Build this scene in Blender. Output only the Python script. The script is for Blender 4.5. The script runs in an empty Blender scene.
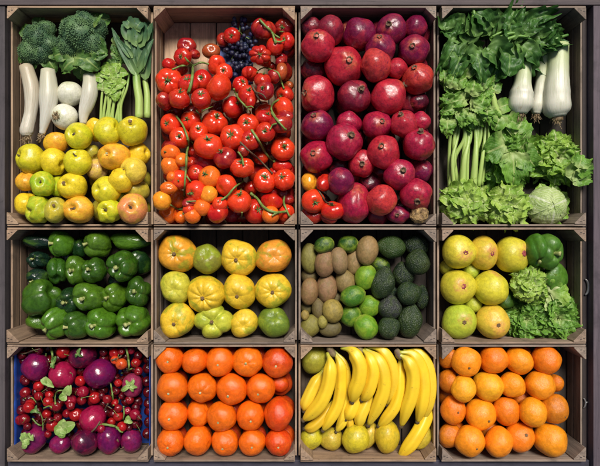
import bpy, math, random
from mathutils import Vector, Matrix, Quaternion, noise
random.seed(7)
scene = bpy.context.scene
col = scene.collection
# ------------------------------------------------------------------ measures
S = 0.00275            # metres per photo unit at the rim of the crates
ZR = 0.12              # rim height of the crates
HC = 1.72              # camera height
CX, CY = 300.0, 233.0
def k_at(z): return S*(HC-z)/(HC-ZR)
def W(px, py, z): k = k_at(z); return Vector(((px-CX)*k, (CY-py)*k, z))
CROP = {'A1':(0,0,3.75),'A2':(0,110,3.75),'C1':(290,0,3.75),'C2':(290,110,3.75),'D1':(430,0,3.529),'D2':(430,110,3.529),
 'E':(0,225,3.75),'F':(145,225,3.75),'G':(290,225,3.75),'H':(430,225,3.529),'J':(145,340,3.7),'K':(290,340,3.7),'L':(430,340,3.529),
 'T1':(150,0,7.5),'T2':(220,0,7.5),'T3':(150,60,7.5),'T4':(220,60,7.5),'T5':(150,115,7.5),'T6':(220,115,7.5),'T7':(150,170,7.5),'T8':(220,170,7.5),
 'S1':(0,345,7.5),'S2':(75,345,7.5),'S3':(0,404,7.5),'S4':(75,404,7.5),'P':(0,0,1.0)}
def PX(c, x, y): o = CROP[c]; return o[0]+x/o[2], o[1]+y/o[2]

# ------------------------------------------------------------------ materials
def new_mat(name):
    m = bpy.data.materials.new(name); m.use_nodes = True
    nt = m.node_tree; b = nt.nodes['Principled BSDF']
    return m, nt, b
def N(nt, t, **kw):
    n = nt.nodes.new(t)
    for k, v in kw.items():
        if k in n.inputs: n.inputs[k].default_value = v
        else: setattr(n, k, v)
    return n
def mixc(nt, fac, a, b, mode='MIX'):
    n = nt.nodes.new('ShaderNodeMix'); n.data_type = 'RGBA'; n.blend_type = mode
    for sock, v in ((n.inputs[0], fac), (n.inputs[6], a), (n.inputs[7], b)):
        if isinstance(v, bpy.types.NodeSocket): nt.links.new(v, sock)
        elif isinstance(v, (int, float)): sock.default_value = v
        else: sock.default_value = (*v, 1) if len(v) == 3 else v
    return n.outputs[2]
def ramp(nt, src, lo, hi, a=0.0, b=1.0):
    n = nt.nodes.new('ShaderNodeMapRange'); n.clamp = True
    n.interpolation_type = 'SMOOTHSTEP'
    n.inputs[1].default_value = lo; n.inputs[2].default_value = hi
    n.inputs[3].default_value = a; n.inputs[4].default_value = b
    nt.links.new(src, n.inputs[0]); return n.outputs[0]
def coords(nt, scale=(1,1,1), rnd=True, src='Object'):
    tc = nt.nodes.new('ShaderNodeTexCoord'); mp = nt.nodes.new('ShaderNodeMapping')
    mp.inputs['Scale'].default_value = scale
    nt.links.new(tc.outputs[src], mp.inputs['Vector'])
    if rnd:
        oi = nt.nodes.new('ShaderNodeObjectInfo'); mu = nt.nodes.new('ShaderNodeMath'); mu.operation = 'MULTIPLY'
        mu.inputs[1].default_value = 37.0; nt.links.new(oi.outputs['Random'], mu.inputs[0])
        nt.links.new(mu.outputs[0], mp.inputs['Location'])
    return mp.outputs[0], tc
def noise_tex(nt, vec, scale, detail=4, rough=.55, dist=0):
    n = nt.nodes.new('ShaderNodeTexNoise'); n.inputs['Scale'].default_value = scale
    n.inputs['Detail'].default_value = detail; n.inputs['Roughness'].default_value = rough
    n.inputs['Distortion'].default_value = dist
    nt.links.new(vec, n.inputs['Vector']); return n.outputs['Fac']
def bump(nt, b, src, strength, dist=0.002):
    n = nt.nodes.new('ShaderNodeBump'); n.inputs['Strength'].default_value = strength
    n.inputs['Distance'].default_value = dist
    nt.links.new(src, n.inputs['Height'])
    prev = b.inputs['Normal'].links
    if prev: nt.links.new(prev[0].from_socket, n.inputs['Normal'])
    nt.links.new(n.outputs[0], b.inputs['Normal'])
M = {}
def fruit_mat(name, c2, amt=.5, scale=1.6, stemc=None, stem_lo=.75, speck=None, spk_thr=.62, spk_scale=14,
              rough=.28, bmp=.15, bscale=30, bdist=.0008, sss=.0, sssc=(1,.3,.1), coat=0, streak=False, lo=.4, hi=.66, scuff=None, scuff_lo=.6, bw_lo=.78, bw_det=6):
    m, nt, b = new_mat(name)
    vec, tc = coords(nt)
    oi = nt.nodes.new('ShaderNodeObjectInfo')
    c = oi.outputs['Color']
    n1 = noise_tex(nt, vec, scale, 5, .6, .6)
    if streak:
        vs, _ = coords(nt, (3.2, 3.2, .35)); n1 = noise_tex(nt, vs, 2.2, 6, .65, .3)
    f = ramp(nt, n1, lo, hi, 0, amt)
    c = mixc(nt, f, c, c2)
    if scuff:
        c = mixc(nt, ramp(nt, noise_tex(nt, vec, 2.6, 9, .75, 1.2), scuff_lo, scuff_lo+.09, 0, .75), c, scuff)
    if speck:
        vo = nt.nodes.new('ShaderNodeTexVoronoi'); vo.inputs['Scale'].default_value = spk_scale
        nt.links.new(vec, vo.inputs['Vector'])
        c = mixc(nt, ramp(nt, vo.outputs['Distance'], .10, .24, 1-spk_thr+.2, 0), c, speck)
    if name == 'pomegranate_skin':
        c = mixc(nt, ramp(nt, noise_tex(nt, vec, 16, 8, .75), .54, .72, 0, .28), c, (.60,.16,.07))
        c = mixc(nt, ramp(nt, noise_tex(nt, vec, 3.1, 6, .7, 1.5), .50, .66, 0, .7), c, (.16,.006,.03))
    if stemc:
        sx = nt.nodes.new('ShaderNodeSeparateXYZ'); nt.links.new(tc.outputs['Object'], sx.inputs[0])
        ad = nt.nodes.new('ShaderNodeMath'); ad.operation = 'MULTIPLY_ADD'; ad.inputs[1].default_value = .35
        nt.links.new(noise_tex(nt, vec, 5, 3), ad.inputs[0]); nt.links.new(sx.outputs['Z'], ad.inputs[2])
        c = mixc(nt, ramp(nt, ad.outputs[0], stem_lo+.17, stem_lo+.45, 0, .85), c, stemc)
    # gentle brightness wander
    bw = ramp(nt, noise_tex(nt, vec, 4.5, bw_det, .7), .3, .7, bw_lo, 1.12)
    hv = nt.nodes.new('ShaderNodeHueSaturation'); nt.links.new(c, hv.inputs['Color']); nt.links.new(bw, hv.inputs['Value'])
    nt.links.new(hv.outputs[0], b.inputs['Base Color'])
    rr = ramp(nt, noise_tex(nt, vec, 6, 6, .7), .3, .75, rough*.75, rough*1.7)
    nt.links.new(rr, b.inputs['Roughness'])
    b.inputs['Specular IOR Level'].default_value = .5
    if sss:
        b.inputs['Subsurface Weight'].default_value = sss; b.inputs['Subsurface Radius'].default_value = sssc
        b.inputs['Subsurface Scale'].default_value = .006
    if coat: b.inputs['Coat Weight'].default_value = coat; b.inputs['Coat Roughness'].default_value = .12
    if bmp:
        bump(nt, b, noise_tex(nt, vec, bscale, 2, .5), bmp, bdist)
        bump(nt, b, noise_tex(nt, vec, 3.2, 3, .5), .35, .004)
    M[name] = m; return m
fruit_mat('apple_skin', (.72,.54,.025), .55, 1.3, (.20,.17,.03), .80, (.22,.13,.03), .6, 9, rough=.3, bmp=.08, scuff=(.30,.17,.06), scuff_lo=.66)
fruit_mat('tomato_skin', (.72,.085,.010), .30, .9, (.78,.18,.02), .80, None, rough=.18, bw_lo=.88, bw_det=3, bmp=.05, bscale=8, sss=.10)
fruit_mat('pomegranate_skin', (.46,.022,.034), .5, 1.3, (.52,.13,.05), .84, (.42,.12,.08), .45, 26, rough=.28, bw_lo=.62, bmp=.25, bscale=22, streak=False, scuff=(.42,.13,.06), scuff_lo=.68, lo=.44, hi=.66)
fruit_mat('bell_skin', (.09,.19,.012), .5, .8, (.10,.20,.02), .88, None, rough=.24, bmp=.25, bscale=5, bdist=.003, lo=.5, hi=.75, bw_lo=.65, scuff=(.10,.12,.03), scuff_lo=.72)
fruit_mat('dull_bell_skin', (.12,.24,.03), .5, .8, None, rough=.38, bmp=.2, bscale=6, bdist=.002)
fruit_mat('heirloom_skin', (.26,.34,.02), .7, 1.0, (.50,.34,.03), .85, (.35,.22,.03), .5, 16, rough=.34, bmp=.25, bscale=26, lo=.5, hi=.62, scuff=(.38,.24,.05), scuff_lo=.67)
fruit_mat('kiwi_skin', (.16,.13,.03), .5, 2.0, None, speck=(.10,.06,.025), spk_thr=.6, spk_scale=26, rough=.48, bmp=.5, bscale=50, bdist=.0012)
fruit_mat('lime_skin', (.30,.40,.03), .5, 1.2, (.35,.42,.06), .75, None, rough=.3, bmp=.5, bscale=34, bdist=.0012)
fruit_mat('avocado_skin', (.05,.08,.015), .6, 2.2, None, speck=(.07,.095,.025), spk_thr=.7, spk_scale=13, rough=.24, bmp=.9, bscale=15, bdist=.004)
fruit_mat('citrus_skin', (.80,.17,.006), .35, 1.0, None, 1, None, rough=.17, bw_lo=.84, bw_det=3, bmp=.5, scuff=(.55,.24,.05), scuff_lo=.70, bscale=42, bdist=.0011, sss=.06)
fruit_mat('orange_skin', (.84,.27,.010), .4, 1.0, None, speck=(.60,.15,.008), spk_thr=.75, spk_scale=30, rough=.24, bw_lo=.86, bw_det=3, bmp=.6, bscale=36, bdist=.0013, scuff=(.50,.26,.07), scuff_lo=.69, sss=.06)
fruit_mat('pomelo_skin', (.50,.48,.03), .5, 1.0, (.60,.20,.09), .80, speck=(.40,.30,.03), spk_thr=.5, spk_scale=18, rough=.36, bmp=.4, bscale=32, scuff=(.50,.16,.10), scuff_lo=.68)
fruit_mat('mango_skin', (.35,.32,.03), .6, 1.1, None, speck=(.30,.17,.02), spk_thr=.5, spk_scale=22, rough=.35, bmp=.15, bscale=20)
fruit_mat('turnip_skin', (.30,.006,.05), .5, 1.1, None, rough=.17, bmp=.12, bscale=12, scuff=(.30,.07,.13), scuff_lo=.70, bw_lo=.7)
fruit_mat('cherry_skin', (.22,.005,.008), .5, 1.0, (.60,.20,.04), .85, None, rough=.13, bmp=.03, sss=.08)
fruit_mat('onion_skin', (.48,.50,.33), .45, 1.5, (.50,.52,.30), .7, None, bw_lo=.93, bw_det=2, rough=.3, bmp=.1, streak=True)
fruit_mat('grape_skin', (.03,.035,.10), .8, 1.5, None, rough=.35, bmp=.05)
fruit_mat('rotten_skin', (.06,.03,.02), .8, 2.0, None, speck=(.30,.18,.10), spk_thr=.5, spk_scale=12, rough=.6, bmp=.8, bscale=10, bdist=.004)

def banana_mat():
    m, nt, b = new_mat('banana_skin'); tc = nt.nodes.new('ShaderNodeTexCoord')
    sx = nt.nodes.new('ShaderNodeSeparateXYZ'); nt.links.new(tc.outputs['UV'], sx.inputs[0])
    oi = nt.nodes.new('ShaderNodeObjectInfo')
    c = oi.outputs['Color']
    vec, _ = coords(nt)
    c = mixc(nt, ramp(nt, noise_tex(nt, vec, 18, 5, .6), .42, .68, 0, .5), c, (.66,.40,.02))
    c = mixc(nt, ramp(nt, sx.outputs['X'], .24, .03, 0, .85), c, (.36,.40,.05))
    c = mixc(nt, ramp(nt, sx.outputs['X'], .88, 1.0, 0, .55), c, (.40,.38,.05))
    vo = nt.nodes.new('ShaderNodeTexVoronoi'); vo.inputs['Scale'].default_value = 90; nt.links.new(vec, vo.inputs['Vector'])
    g = ramp(nt, noise_tex(nt, vec, 55, 9, .75), .62, .68, 0, .75)
    c = mixc(nt, g, c, (.16,.07,.015))
    nt.links.new(c, b.inputs['Base Color']); b.inputs['Roughness'].default_value = .42
    b.inputs['Subsurface Weight'].default_value = .05; b.inputs['Subsurface Scale'].default_value = .004
    bump(nt, b, noise_tex(nt, vec, 60, 3), .12, .002)
    M['banana_skin'] = m
banana_mat()
def plain(name, c, rough=.6, c2=None, scale=60, bmp=.3, coord='Object', stretch=(1,1,1)):
    m, nt, b = new_mat(name); vec, _ = coords(nt, stretch, True, coord)
    n = noise_tex(nt, vec, scale, 5, .6)
    cc = mixc(nt, ramp(nt, n, .3, .7), c, c2 or tuple(x*.6 for x in c))
    nt.links.new(cc, b.inputs['Base Color']); b.inputs['Roughness'].default_value = rough
    if bmp: bump(nt, b, n, bmp, .001)
    M[name] = m; return m
plain('stalk_green', (.20,.28,.07), .5, (.10,.18,.03))
plain('stalk_dark', (.05,.12,.02), .5, (.10,.17,.04))
plain('stalk_brown', (.13,.09,.045), .7, (.05,.035,.02))
plain('stub_pale', (.42,.42,.16), .6, (.20,.24,.06), 6)
plain('button_pale', (.52,.50,.30), .6, (.22,.25,.07), 4)
plain('eye_pink', (.38,.06,.07), .7, (.12,.03,.02), 4)
plain('eye_brown', (.10,.055,.02), .8, (.22,.13,.05), 4)
plain('crown_dry', (.20,.11,.06), .8, (.07,.04,.025), 8)
plain('banana_tip', (.035,.02,.01), .8, (.10,.07,.03), 100)
plain('banana_crown', (.16,.10,.07), .8, (.30,.26,.10), 60)
plain('root_hair', (.40,.30,.17), .8, (.18,.11,.05), 100)
plain('blue_liner', (.012,.06,.32), .45, (.008,.035,.20), 20)
plain('blue_paper', (.10,.13,.30), .7, (.04,.06,.18), 30)
plain('metal_grey', (.30,.30,.30), .35, (.18,.17,.16), 40)
plain('staple', (.07,.06,.06), .4, (.03,.025,.02), 40)
M['metal_grey'].node_tree.nodes['Principled BSDF'].inputs['Metallic'].default_value = .7

def wood(name, axis, a, b_, dark, grain=1.0, rough=.75):
    m, nt, b = new_mat(name)
    sc = {0:(1.2,26,26),1:(26,1.2,26),2:(26,26,1.2)}[axis]
    vec, tc = coords(nt, sc)
    oi = nt.nodes.new('ShaderNodeObjectInfo')
    n1 = noise_tex(nt, vec, 3.2*grain, 8, .68, .8)
    vec2, _ = coords(nt, tuple(v*4 for v in sc)); n2 = noise_tex(nt, vec2, 4*grain, 6, .7, .2)
    vec3, _ = coords(nt); n3 = noise_tex(nt, vec3, 14, 5, .65)
    c = mixc(nt, ramp(nt, n1, .32, .68), a, b_)
    c = mixc(nt, ramp(nt, n2, .52, .78, 0, .75), c, dark)
    c = mixc(nt, ramp(nt, n3, .48, .75, 0, .6), c, dark)
    n4 = noise_tex(nt, vec3, 60, 4, .7)
    c = mixc(nt, ramp(nt, n4, .64, .75, 0, .7), c, tuple(v*.4 for v in dark))
    c = mixc(nt, 1.0, c, oi.outputs['Color'], 'MULTIPLY')
    nt.links.new(c, b.inputs['Base Color']); b.inputs['Roughness'].default_value = rough
    bump(nt, b, n2, .5, .0012); bump(nt, b, n1, .35, .0015)
    M[name] = m
for ax, nm in ((0,'x'),(1,'y'),(2,'z')):
    wood('crate_wood_'+nm, ax, (.34,.25,.18), (.185,.135,.10), (.050,.036,.026))
    wood('rail_wood_'+nm, ax, (.085,.070,.074), (.048,.040,.045), (.018,.015,.017), .7)
wood('dark_board', 0, (.035,.032,.036), (.02,.018,.02), (.008,.007,.008))

def leaf_mat(name, c1, c2, rib, rib_w=.07, vein=.5, rough=.52, bstr=.6, bsc=60, trans=.25, fr=(.0,.0)):
    m, nt, b = new_mat(name); tc = nt.nodes.new('ShaderNodeTexCoord')
    sx = nt.nodes.new('ShaderNodeSeparateXYZ'); nt.links.new(tc.outputs['UV'], sx.inputs[0])
    ab = nt.nodes.new('ShaderNodeMath'); ab.operation = 'ABSOLUTE'
    sb = nt.nodes.new('ShaderNodeMath'); sb.operation = 'SUBTRACT'; sb.inputs[1].default_value = .5
    nt.links.new(sx.outputs['Y'], sb.inputs[0]); nt.links.new(sb.outputs[0], ab.inputs[0])
    vec, _ = coords(nt)
    n1 = noise_tex(nt, vec, 22, 6, .65)
    c = mixc(nt, ramp(nt, n1, .35, .65), c1, c2)
    # light towards leaf base
    c = mixc(nt, ramp(nt, sx.outputs['X'], .45, .0, 0, .8), c, rib)
    # side veins: chevrons
    mu = nt.nodes.new('ShaderNodeMath'); mu.operation = 'MULTIPLY_ADD'; mu.inputs[1].default_value = -1.3
    nt.links.new(ab.outputs[0], mu.inputs[0]); nt.links.new(sx.outputs['X'], mu.inputs[2])
    m2 = nt.nodes.new('ShaderNodeMath'); m2.operation = 'MULTIPLY'; m2.inputs[1].default_value = 50
    nt.links.new(mu.outputs[0], m2.inputs[0])
    s = nt.nodes.new('ShaderNodeMath'); s.operation = 'SINE'; nt.links.new(m2.outputs[0], s.inputs[0])
    vf = ramp(nt, s.outputs[0], .80, 1.0, 0, vein)
    c = mixc(nt, vf, c, rib)
    c = mixc(nt, ramp(nt, ab.outputs[0], rib_w, rib_w*.35, 0, .9), c, rib)
    nt.links.new(c, b.inputs['Base Color']); b.inputs['Roughness'].default_value = rough
    bump(nt, b, noise_tex(nt, vec, bsc, 4, .6), bstr, .004)
    tr = nt.nodes.new('ShaderNodeBsdfTranslucent'); nt.links.new(c, tr.inputs['Color'])
    mx = nt.nodes.new('ShaderNodeMixShader'); mx.inputs[0].default_value = trans
    out = nt.nodes['Material Output']
    nt.links.new(b.outputs[0], mx.inputs[1]); nt.links.new(tr.outputs[0], mx.inputs[2]); nt.links.new(mx.outputs[0], out.inputs[0])
    M[name] = m
leaf_mat('lettuce_leaf', (.16,.34,.03), (.32,.50,.07), (.55,.62,.28), .05, .35)
leaf_mat('deep_lettuce_leaf', (.08,.22,.02), (.17,.36,.04), (.42,.52,.18), .05, .4)
leaf_mat('spinach_leaf', (.024,.092,.015), (.060,.17,.028), (.18,.32,.08), .045, .3, rough=.5, bstr=.4, bsc=30)
leaf_mat('cabbage_leaf', (.36,.50,.14), (.52,.62,.26), (.74,.78,.55), .05, .85, bsc=90, bstr=.9)
leaf_mat('savoy_leaf', (.20,.38,.035), (.40,.56,.09), (.58,.66,.28), .04, .25, bsc=120, bstr=.9)
leaf_mat('small_leaf', (.20,.36,.06), (.34,.48,.14), (.45,.55,.22), .06, .3)
leaf_mat('kale_leaf', (.035,.12,.02), (.10,.22,.035), (.30,.42,.12), .06, .3)
leaf_mat('strap_leaf', (.05,.13,.06), (.10,.20,.09), (.26,.40,.13), .03, .0, bstr=.2)
def strip_mat(name, a, b_, end, rough=.35):
    m, nt, b = new_mat(name); tc = nt.nodes.new('ShaderNodeTexCoord')
    sx = nt.nodes.new('ShaderNodeSeparateXYZ'); nt.links.new(tc.outputs['UV'], sx.inputs[0])
    mp = nt.nodes.new('ShaderNodeMapping'); mp.inputs['Scale'].default_value = (1.5,14,1); nt.links.new(tc.outputs['UV'], mp.inputs[0])
    n1 = noise_tex(nt, mp.outputs[0], 3, 6, .65)
    c = mixc(nt, ramp(nt, n1, .4, .72, 0, .7), a, b_)
    c = mixc(nt, ramp(nt, sx.outputs['X'], .5, 1.0, 0, .9), c, end)
    vec, _ = coords(nt)
    c = mixc(nt, ramp(nt, noise_tex(nt, vec, 40, 7, .7), .64, .72, 0, .5), c, (.35,.26,.14))
    nt.links.new(c, b.inputs['Base Color']); b.inputs['Roughness'].default_value = rough
    b.inputs['Subsurface Weight'].default_value = .1; b.inputs['Subsurface Scale'].default_value = .004
    bump(nt, b, n1, .35, .002)
    M[name] = m
strip_mat('leek_skin', (.60,.585,.48), (.40,.42,.27), (.42,.50,.22))
strip_mat('celery_skin', (.42,.55,.16), (.24,.40,.07), (.12,.26,.04))
strip_mat('green_stalk', (.16,.32,.05), (.08,.20,.03), (.06,.17,.03))
strip_mat('white_shaft', (.60,.58,.50), (.42,.38,.27), (.50,.48,.34))
strip_mat('root_shaft', (.58,.54,.44), (.34,.26,.16), (.45,.38,.26))
def broc_mat():
    m, nt, b = new_mat('broccoli_bud'); vec, _ = coords(nt)
    c = mixc(nt, ramp(nt, noise_tex(nt, vec, 30, 5, .6), .35, .65), (.026,.078,.034), (.09,.175,.06))
    vo = nt.nodes.new('ShaderNodeTexVoronoi'); vo.inputs['Scale'].default_value = 330; nt.links.new(vec, vo.inputs['Vector'])
    c = mixc(nt, ramp(nt, vo.outputs['Distance'], .1, .5, .55, 0), c, (.17,.27,.10))
    nt.links.new(c, b.inputs['Base Color']); b.inputs['Roughness'].default_value = .6
    bump(nt, b, vo.outputs['Distance'], -.9, .003); M['broccoli_bud'] = m
broc_mat()

# ------------------------------------------------------------------ mesh helpers
class MB:
    def __init__(s): s.v=[]; s.f=[]; s.uv=[]
    def grid(s, pts, uvs, nu, nv, close_v=False):
        o = len(s.v); s.v += pts
        for i in range(nu-1):
            for j in range(nv if close_v else nv-1):
                j2 = (j+1) % nv
                s.f.append((o+i*nv+j, o+i*nv+j2, o+(i+1)*nv+j2, o+(i+1)*nv+j))
                if close_v:
                    a = uvs[i*nv+j]; c = uvs[(i+1)*nv+j]
                    s.uv.append(((a[0],j/nv),(a[0],(j+1)/nv),(c[0],(j+1)/nv),(c[0],j/nv)))
                else: s.uv.append((uvs[i*nv+j],uvs[i*nv+j2],uvs[(i+1)*nv+j2],uvs[(i+1)*nv+j]))
    def face(s, idx): s.f.append(tuple(idx)); s.uv.append(tuple((0,0) for _ in idx))
    def box(s, x0,x1,y0,y1,z0,z1, j=0):
        o = len(s.v)
        r = lambda: random.uniform(-j, j)
        s.v += [Vector((x+r(),y+r(),z+r())) for x in (x0,x1) for y in (y0,y1) for z in (z0,z1)]
        for q in ((0,1,3,2),(4,6,7,5),(0,4,5,1),(2,3,7,6),(0,2,6,4),(1,5,7,3)): s.face([o+i for i in q])
    def ball(s, c, r, n=6, m=4):
        o = len(s.v); c = Vector(c)
        s.v.append(c+Vector((0,0,r)))
        for i in range(1, m):
            t = math.pi*i/m
            for j in range(n):
                a = 2*math.pi*j/n; s.v.append(c+Vector((r*math.sin(t)*math.cos(a), r*math.sin(t)*math.sin(a), r*math.cos(t))))
        s.v.append(c-Vector((0,0,r))); e = len(s.v)-1
        for j in range(n):
            s.face((o, o+1+j, o+1+(j+1)%n)); b = o+1+(m-2)*n; s.face((e, b+(j+1)%n, b+j))
        for i in range(m-2):
            for j in range(n):
                a = o+1+i*n; s.face((a+j, a+n+j, a+n+(j+1)%n, a+(j+1)%n))
    def tube(s, path, rad, n=8, ridge=0, phase=0, cap=True, flat=1.0):
        pts = [Vector(p) for p in path]; L = len(pts)
        up = Vector((0,0,1)); P = []; U = []
        for i, p in enumerate(pts):
            t = (pts[min(i+1,L-1)]-pts[max(i-1,0)]).normalized()
            a = t.cross(up)
            if a.length < .05: a = t.cross(Vector((0,1,0)))
            a.normalize(); b = a.cross(t).normalized()
            r = rad[i] if not callable(rad) else rad(i/(L-1))
            for j in range(n):
                g = 2*math.pi*j/n+phase
                rr = r*(1+ridge*math.cos(5*g))
                P.append(p + a*math.cos(g)*rr + b*math.sin(g)*rr*flat); U.append((i/(L-1), j/n))
        o = len(s.v); s.grid(P, U, L, n, True)
        if cap:
            s.face([o+j for j in range(n)][::-1]); s.face([o+(L-1)*n+j for j in range(n)])
    def mesh(s, name, mat, smooth=True):
        me = bpy.data.meshes.new(name); me.from_pydata([tuple(v) for v in s.v], [], s.f)
        uv = me.uv_layers.new(name='UVMap'); k = 0
        fl = []
        for u in s.uv:
            for q in u: fl += [q[0], q[1]]
        uv.data.foreach_set('uv', fl)
        if smooth: me.polygons.foreach_set('use_smooth', [True]*len(me.polygons))
        me.materials.append(mat); me.update(); return me
def obj(name, me, parent=None, loc=None, color=None):
    o = bpy.data.objects.new(name, me); col.objects.link(o)
    if parent: o.parent = parent
    if loc is not None: o.location = loc
    if color: o.color = (*color, 1)
    return o
def tag(o, label=None, cat=None, group=None, kind=None):
    for k, v in (('label',label),('category',cat),('group',group),('kind',kind)):
        if v: o[k] = v
    return o
def empty(name, loc):
    o = bpy.data.objects.new(name, None); col.objects.link(o); o.location = loc; o.empty_display_size = .02; return o
def spline(pts, n):
    P = [Vector(p) for p in pts]; P = [P[0]*2-P[1]]+P+[P[-1]*2-P[-2]]; out = []
    m = len(P)-3
    for i in range(n):
        t = i/(n-1)*m; k = min(int(t), m-1); u = t-k; a,b,c,d = P[k:k+4]
        out.append(.5*((2*b)+(c-a)*u+(2*a-5*b+4*c-d)*u*u+(3*b-a-3*c+d)*u**3))
    return out
def lathe(name, mat, prof, seg=36, rings=26, lobes=0, lamp=0., lpow=1, nz=.03, nsc=1.2, seed=0, dent=0., dw=.25, bdent=0., crease=0, squash=1.0):
    """closed body of revolution about z, prof(t) -> (r, z), t 0 top .. 1 bottom; lobed and uneven"""
    mb = MB(); off = Vector((seed*7.1, seed*3.3, seed*1.7)); P=[]; U=[]
    rnd = random.Random(seed); ph = [rnd.uniform(0,6.28) for _ in range(4)]
    la = [rnd.uniform(.6,1.3) for _ in range(max(lobes,1))]
    for i in range(rings):
        t = i/(rings-1); r, z = prof(t)
        if dent: z -= dent*math.exp(-(r/dw)**2)*(1 if t < .5 else 0)
        if bdent: z += bdent*math.exp(-(r/dw)**2)*(1 if t > .5 else 0)
        for j in range(seg):
            a = 2*math.pi*j/seg; rr = r
            if lobes:
                w = math.cos(lobes*a/1.0+ph[0]+.4*math.sin(a+ph[1]))
                w = (1-abs(math.sin((lobes*a+ph[0])/2+.35*math.sin(a+ph[1])))**1.0)   # crease at zero
                k = math.sin(math.pi*min(1,t*1.05))**.3 if lpow else 1
                top = (1-t)**lpow; lf = .08 if lpow > 2 else .35
                rr *= 1-lamp*(w**1.6)*la[int((lobes*a/(2*math.pi)))%lobes]*(lf+(1-lf)*top)
                z2 = z - lamp*.55*(w**1.6)*math.exp(-((r-.45)/.35)**2)*(1 if t<.5 else .4)
            else: z2 = z
            v = Vector((rr*math.cos(a), rr*math.sin(a), z2))
            d = v.normalized() if v.length > 1e-4 else Vector((0,0,1))
            v += d*noise.noise(v*nsc+off)*nz*2
            P.append(v); U.append((t, j/seg))
    mb.grid(P, U, rings, seg, True)
    mb.face([j for j in range(seg)][::-1]); o = (rings-1)*seg; mb.face([o+j for j in range(seg)])
    return mb.mesh(name, mat)
def sph(e=1.0, flat=1.0):
    def f(t):
        a = math.pi*(.015+.97*t); return (math.sin(a)**e, math.cos(a)*flat)
    return f
def pear(nk=.35):
    def f(t):
        a = math.pi*(.015+.97*t); z = math.cos(a); r = math.sin(a)*(1-nk*max(0,z)**1.2); return (r, z)
    return f

V = {}     # variants
def variants(key, n, fn): V[key] = [fn(i) for i in range(n)]
variants('apple', 5, lambda i: lathe('apple', M['apple_skin'], sph(.95,.92), nz=.05, seed=i+1, dent=.38, dw=.22, bdent=.2, lobes=5, lamp=.05))
variants('lumpy_apple', 2, lambda i: lathe('apple', M['apple_skin'], sph(.95,.92), nz=.10, nsc=1.8, seed=i+11, dent=.4, dw=.22, lobes=3, lamp=.22))
variants('tomato', 6, lambda i: lathe('tomato', M['tomato_skin'], sph(.93,.84), nz=.035, seed=i+21, dent=.20, dw=.30, lobes=[0,6,0,5,7,0][i], lamp=[0,.07,0,.05,.12,0][i]))
variants('cherry_tomato', 3, lambda i: lathe('tomato', M['tomato_skin'], sph(1,.95), seg=24, rings=18, nz=.03, seed=i+31, dent=.12, dw=.25))
variants('ribbed_tomato', 2, lambda i: lathe('tomato', M['tomato_skin'], sph(.9,.75), seg=56, nz=.05, seed=i+36, dent=.25, dw=.3, lobes=7, lamp=.25))
variants('pomegranate', 5, lambda i: lathe('pomegranate', M['pomegranate_skin'], sph(.95,.95), nz=.06, nsc=1.3, seed=i+41, lobes=5, lamp=.05))
variants('bell', 5, lambda i: lathe('pepper', M['bell_skin'], sph(.72,1.02), seg=56, rings=34, nz=.07, nsc=1.3, seed=i+51, dent=.38, dw=.34, bdent=.3, lobes=[4,3,4,5,3][i], lamp=[.22,.26,.18,.22,.20][i], lpow=.7))
variants('dull_bell', 2, lambda i: lathe('pepper', M['dull_bell_skin'], sph(.8,1.02), seg=56, rings=34, nz=.06, nsc=1.3, seed=i+251, dent=.35, dw=.3, bdent=.3, lobes=4, lamp=.14, lpow=.7))
variants('long_pepper', 2, lambda i: lathe('pepper', M['bell_skin'], pear(-.1), seg=40, nz=.09, nsc=1.2, seed=i+61, lobes=3, lamp=.12, dent=.1))
variants('heirloom', 4, lambda i: lathe('tomato', M['heirloom_skin'], sph(.92,.84), seg=64, rings=30, nz=.085, nsc=1.0, seed=i+71, dent=.22, dw=.30, lobes=[9,7,10,8][i], lamp=[.085,.04,.14,.08][i], lpow=3))
variants('heirloom_lobed', 1, lambda i: lathe('tomato', M['heirloom_skin'], sph(.88,.8), seg=64, nz=.06, seed=i+81, dent=.3, dw=.35, lobes=4, lamp=.30))
variants('kiwi', 3, lambda i: lathe('kiwi', M['kiwi_skin'], sph(.92,1), seg=28, nz=.03, seed=i+91))
variants('lime', 3, lambda i: lathe('lime', M['lime_skin'], sph(.97,1), seg=28, nz=.03, seed=i+101, dent=-.05, dw=.15, bdent=-.08))
variants('avocado', 3, lambda i: lathe('avocado', M['avocado_skin'], pear(.28), seg=40, rings=30, nz=.035, seed=i+111))
variants('citrus', 5, lambda i: lathe('citrus', M['citrus_skin'], sph(.95,.88), nz=.045, seed=i+121, dent=.08, dw=.16, lobes=[0,0,9,0,7][i], lamp=[0,0,.03,0,.05][i]))
variants('orange', 6, lambda i: lathe('orange', M['orange_skin'], sph(.98,[.97,.9,1.02,.94,.98,.92][i]), nz=.045, seed=i+131, dent=.04, dw=.15))
variants('pomelo', 4, lambda i: lathe('pomelo', M['pomelo_skin'], sph(.95,.96), nz=.05, nsc=1.0, seed=i+141, dent=.05, dw=.2))
variants('mango', 3, lambda i: lathe('mango', M['mango_skin'], pear(.15), nz=.05, nsc=1.0, seed=i+151))
variants('turnip', 5, lambda i: lathe('turnip', M['turnip_skin'], sph(.94,.92), nz=.05, seed=i+161, dent=.08, dw=.2))
variants('cherry', 4, lambda i: lathe('cherry', M['cherry_skin'], sph(.97,.93), seg=20, rings=16, nz=.03, seed=i+171, dent=.16, dw=.28))
variants('onion', 2, lambda i: lathe('onion', M['onion_skin'], sph(.93,.9), nz=.03, seed=i+181))
variants('grape', 1, lambda i: lathe('grape', M['grape_skin'], sph(.97,1), seg=14, rings=10, nz=.02, seed=i+191))
variants('rotten', 1, lambda i: lathe('rotten', M['rotten_skin'], sph(.97,.9), nz=.10, nsc=2.5, seed=i+201, dent=.2))

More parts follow.
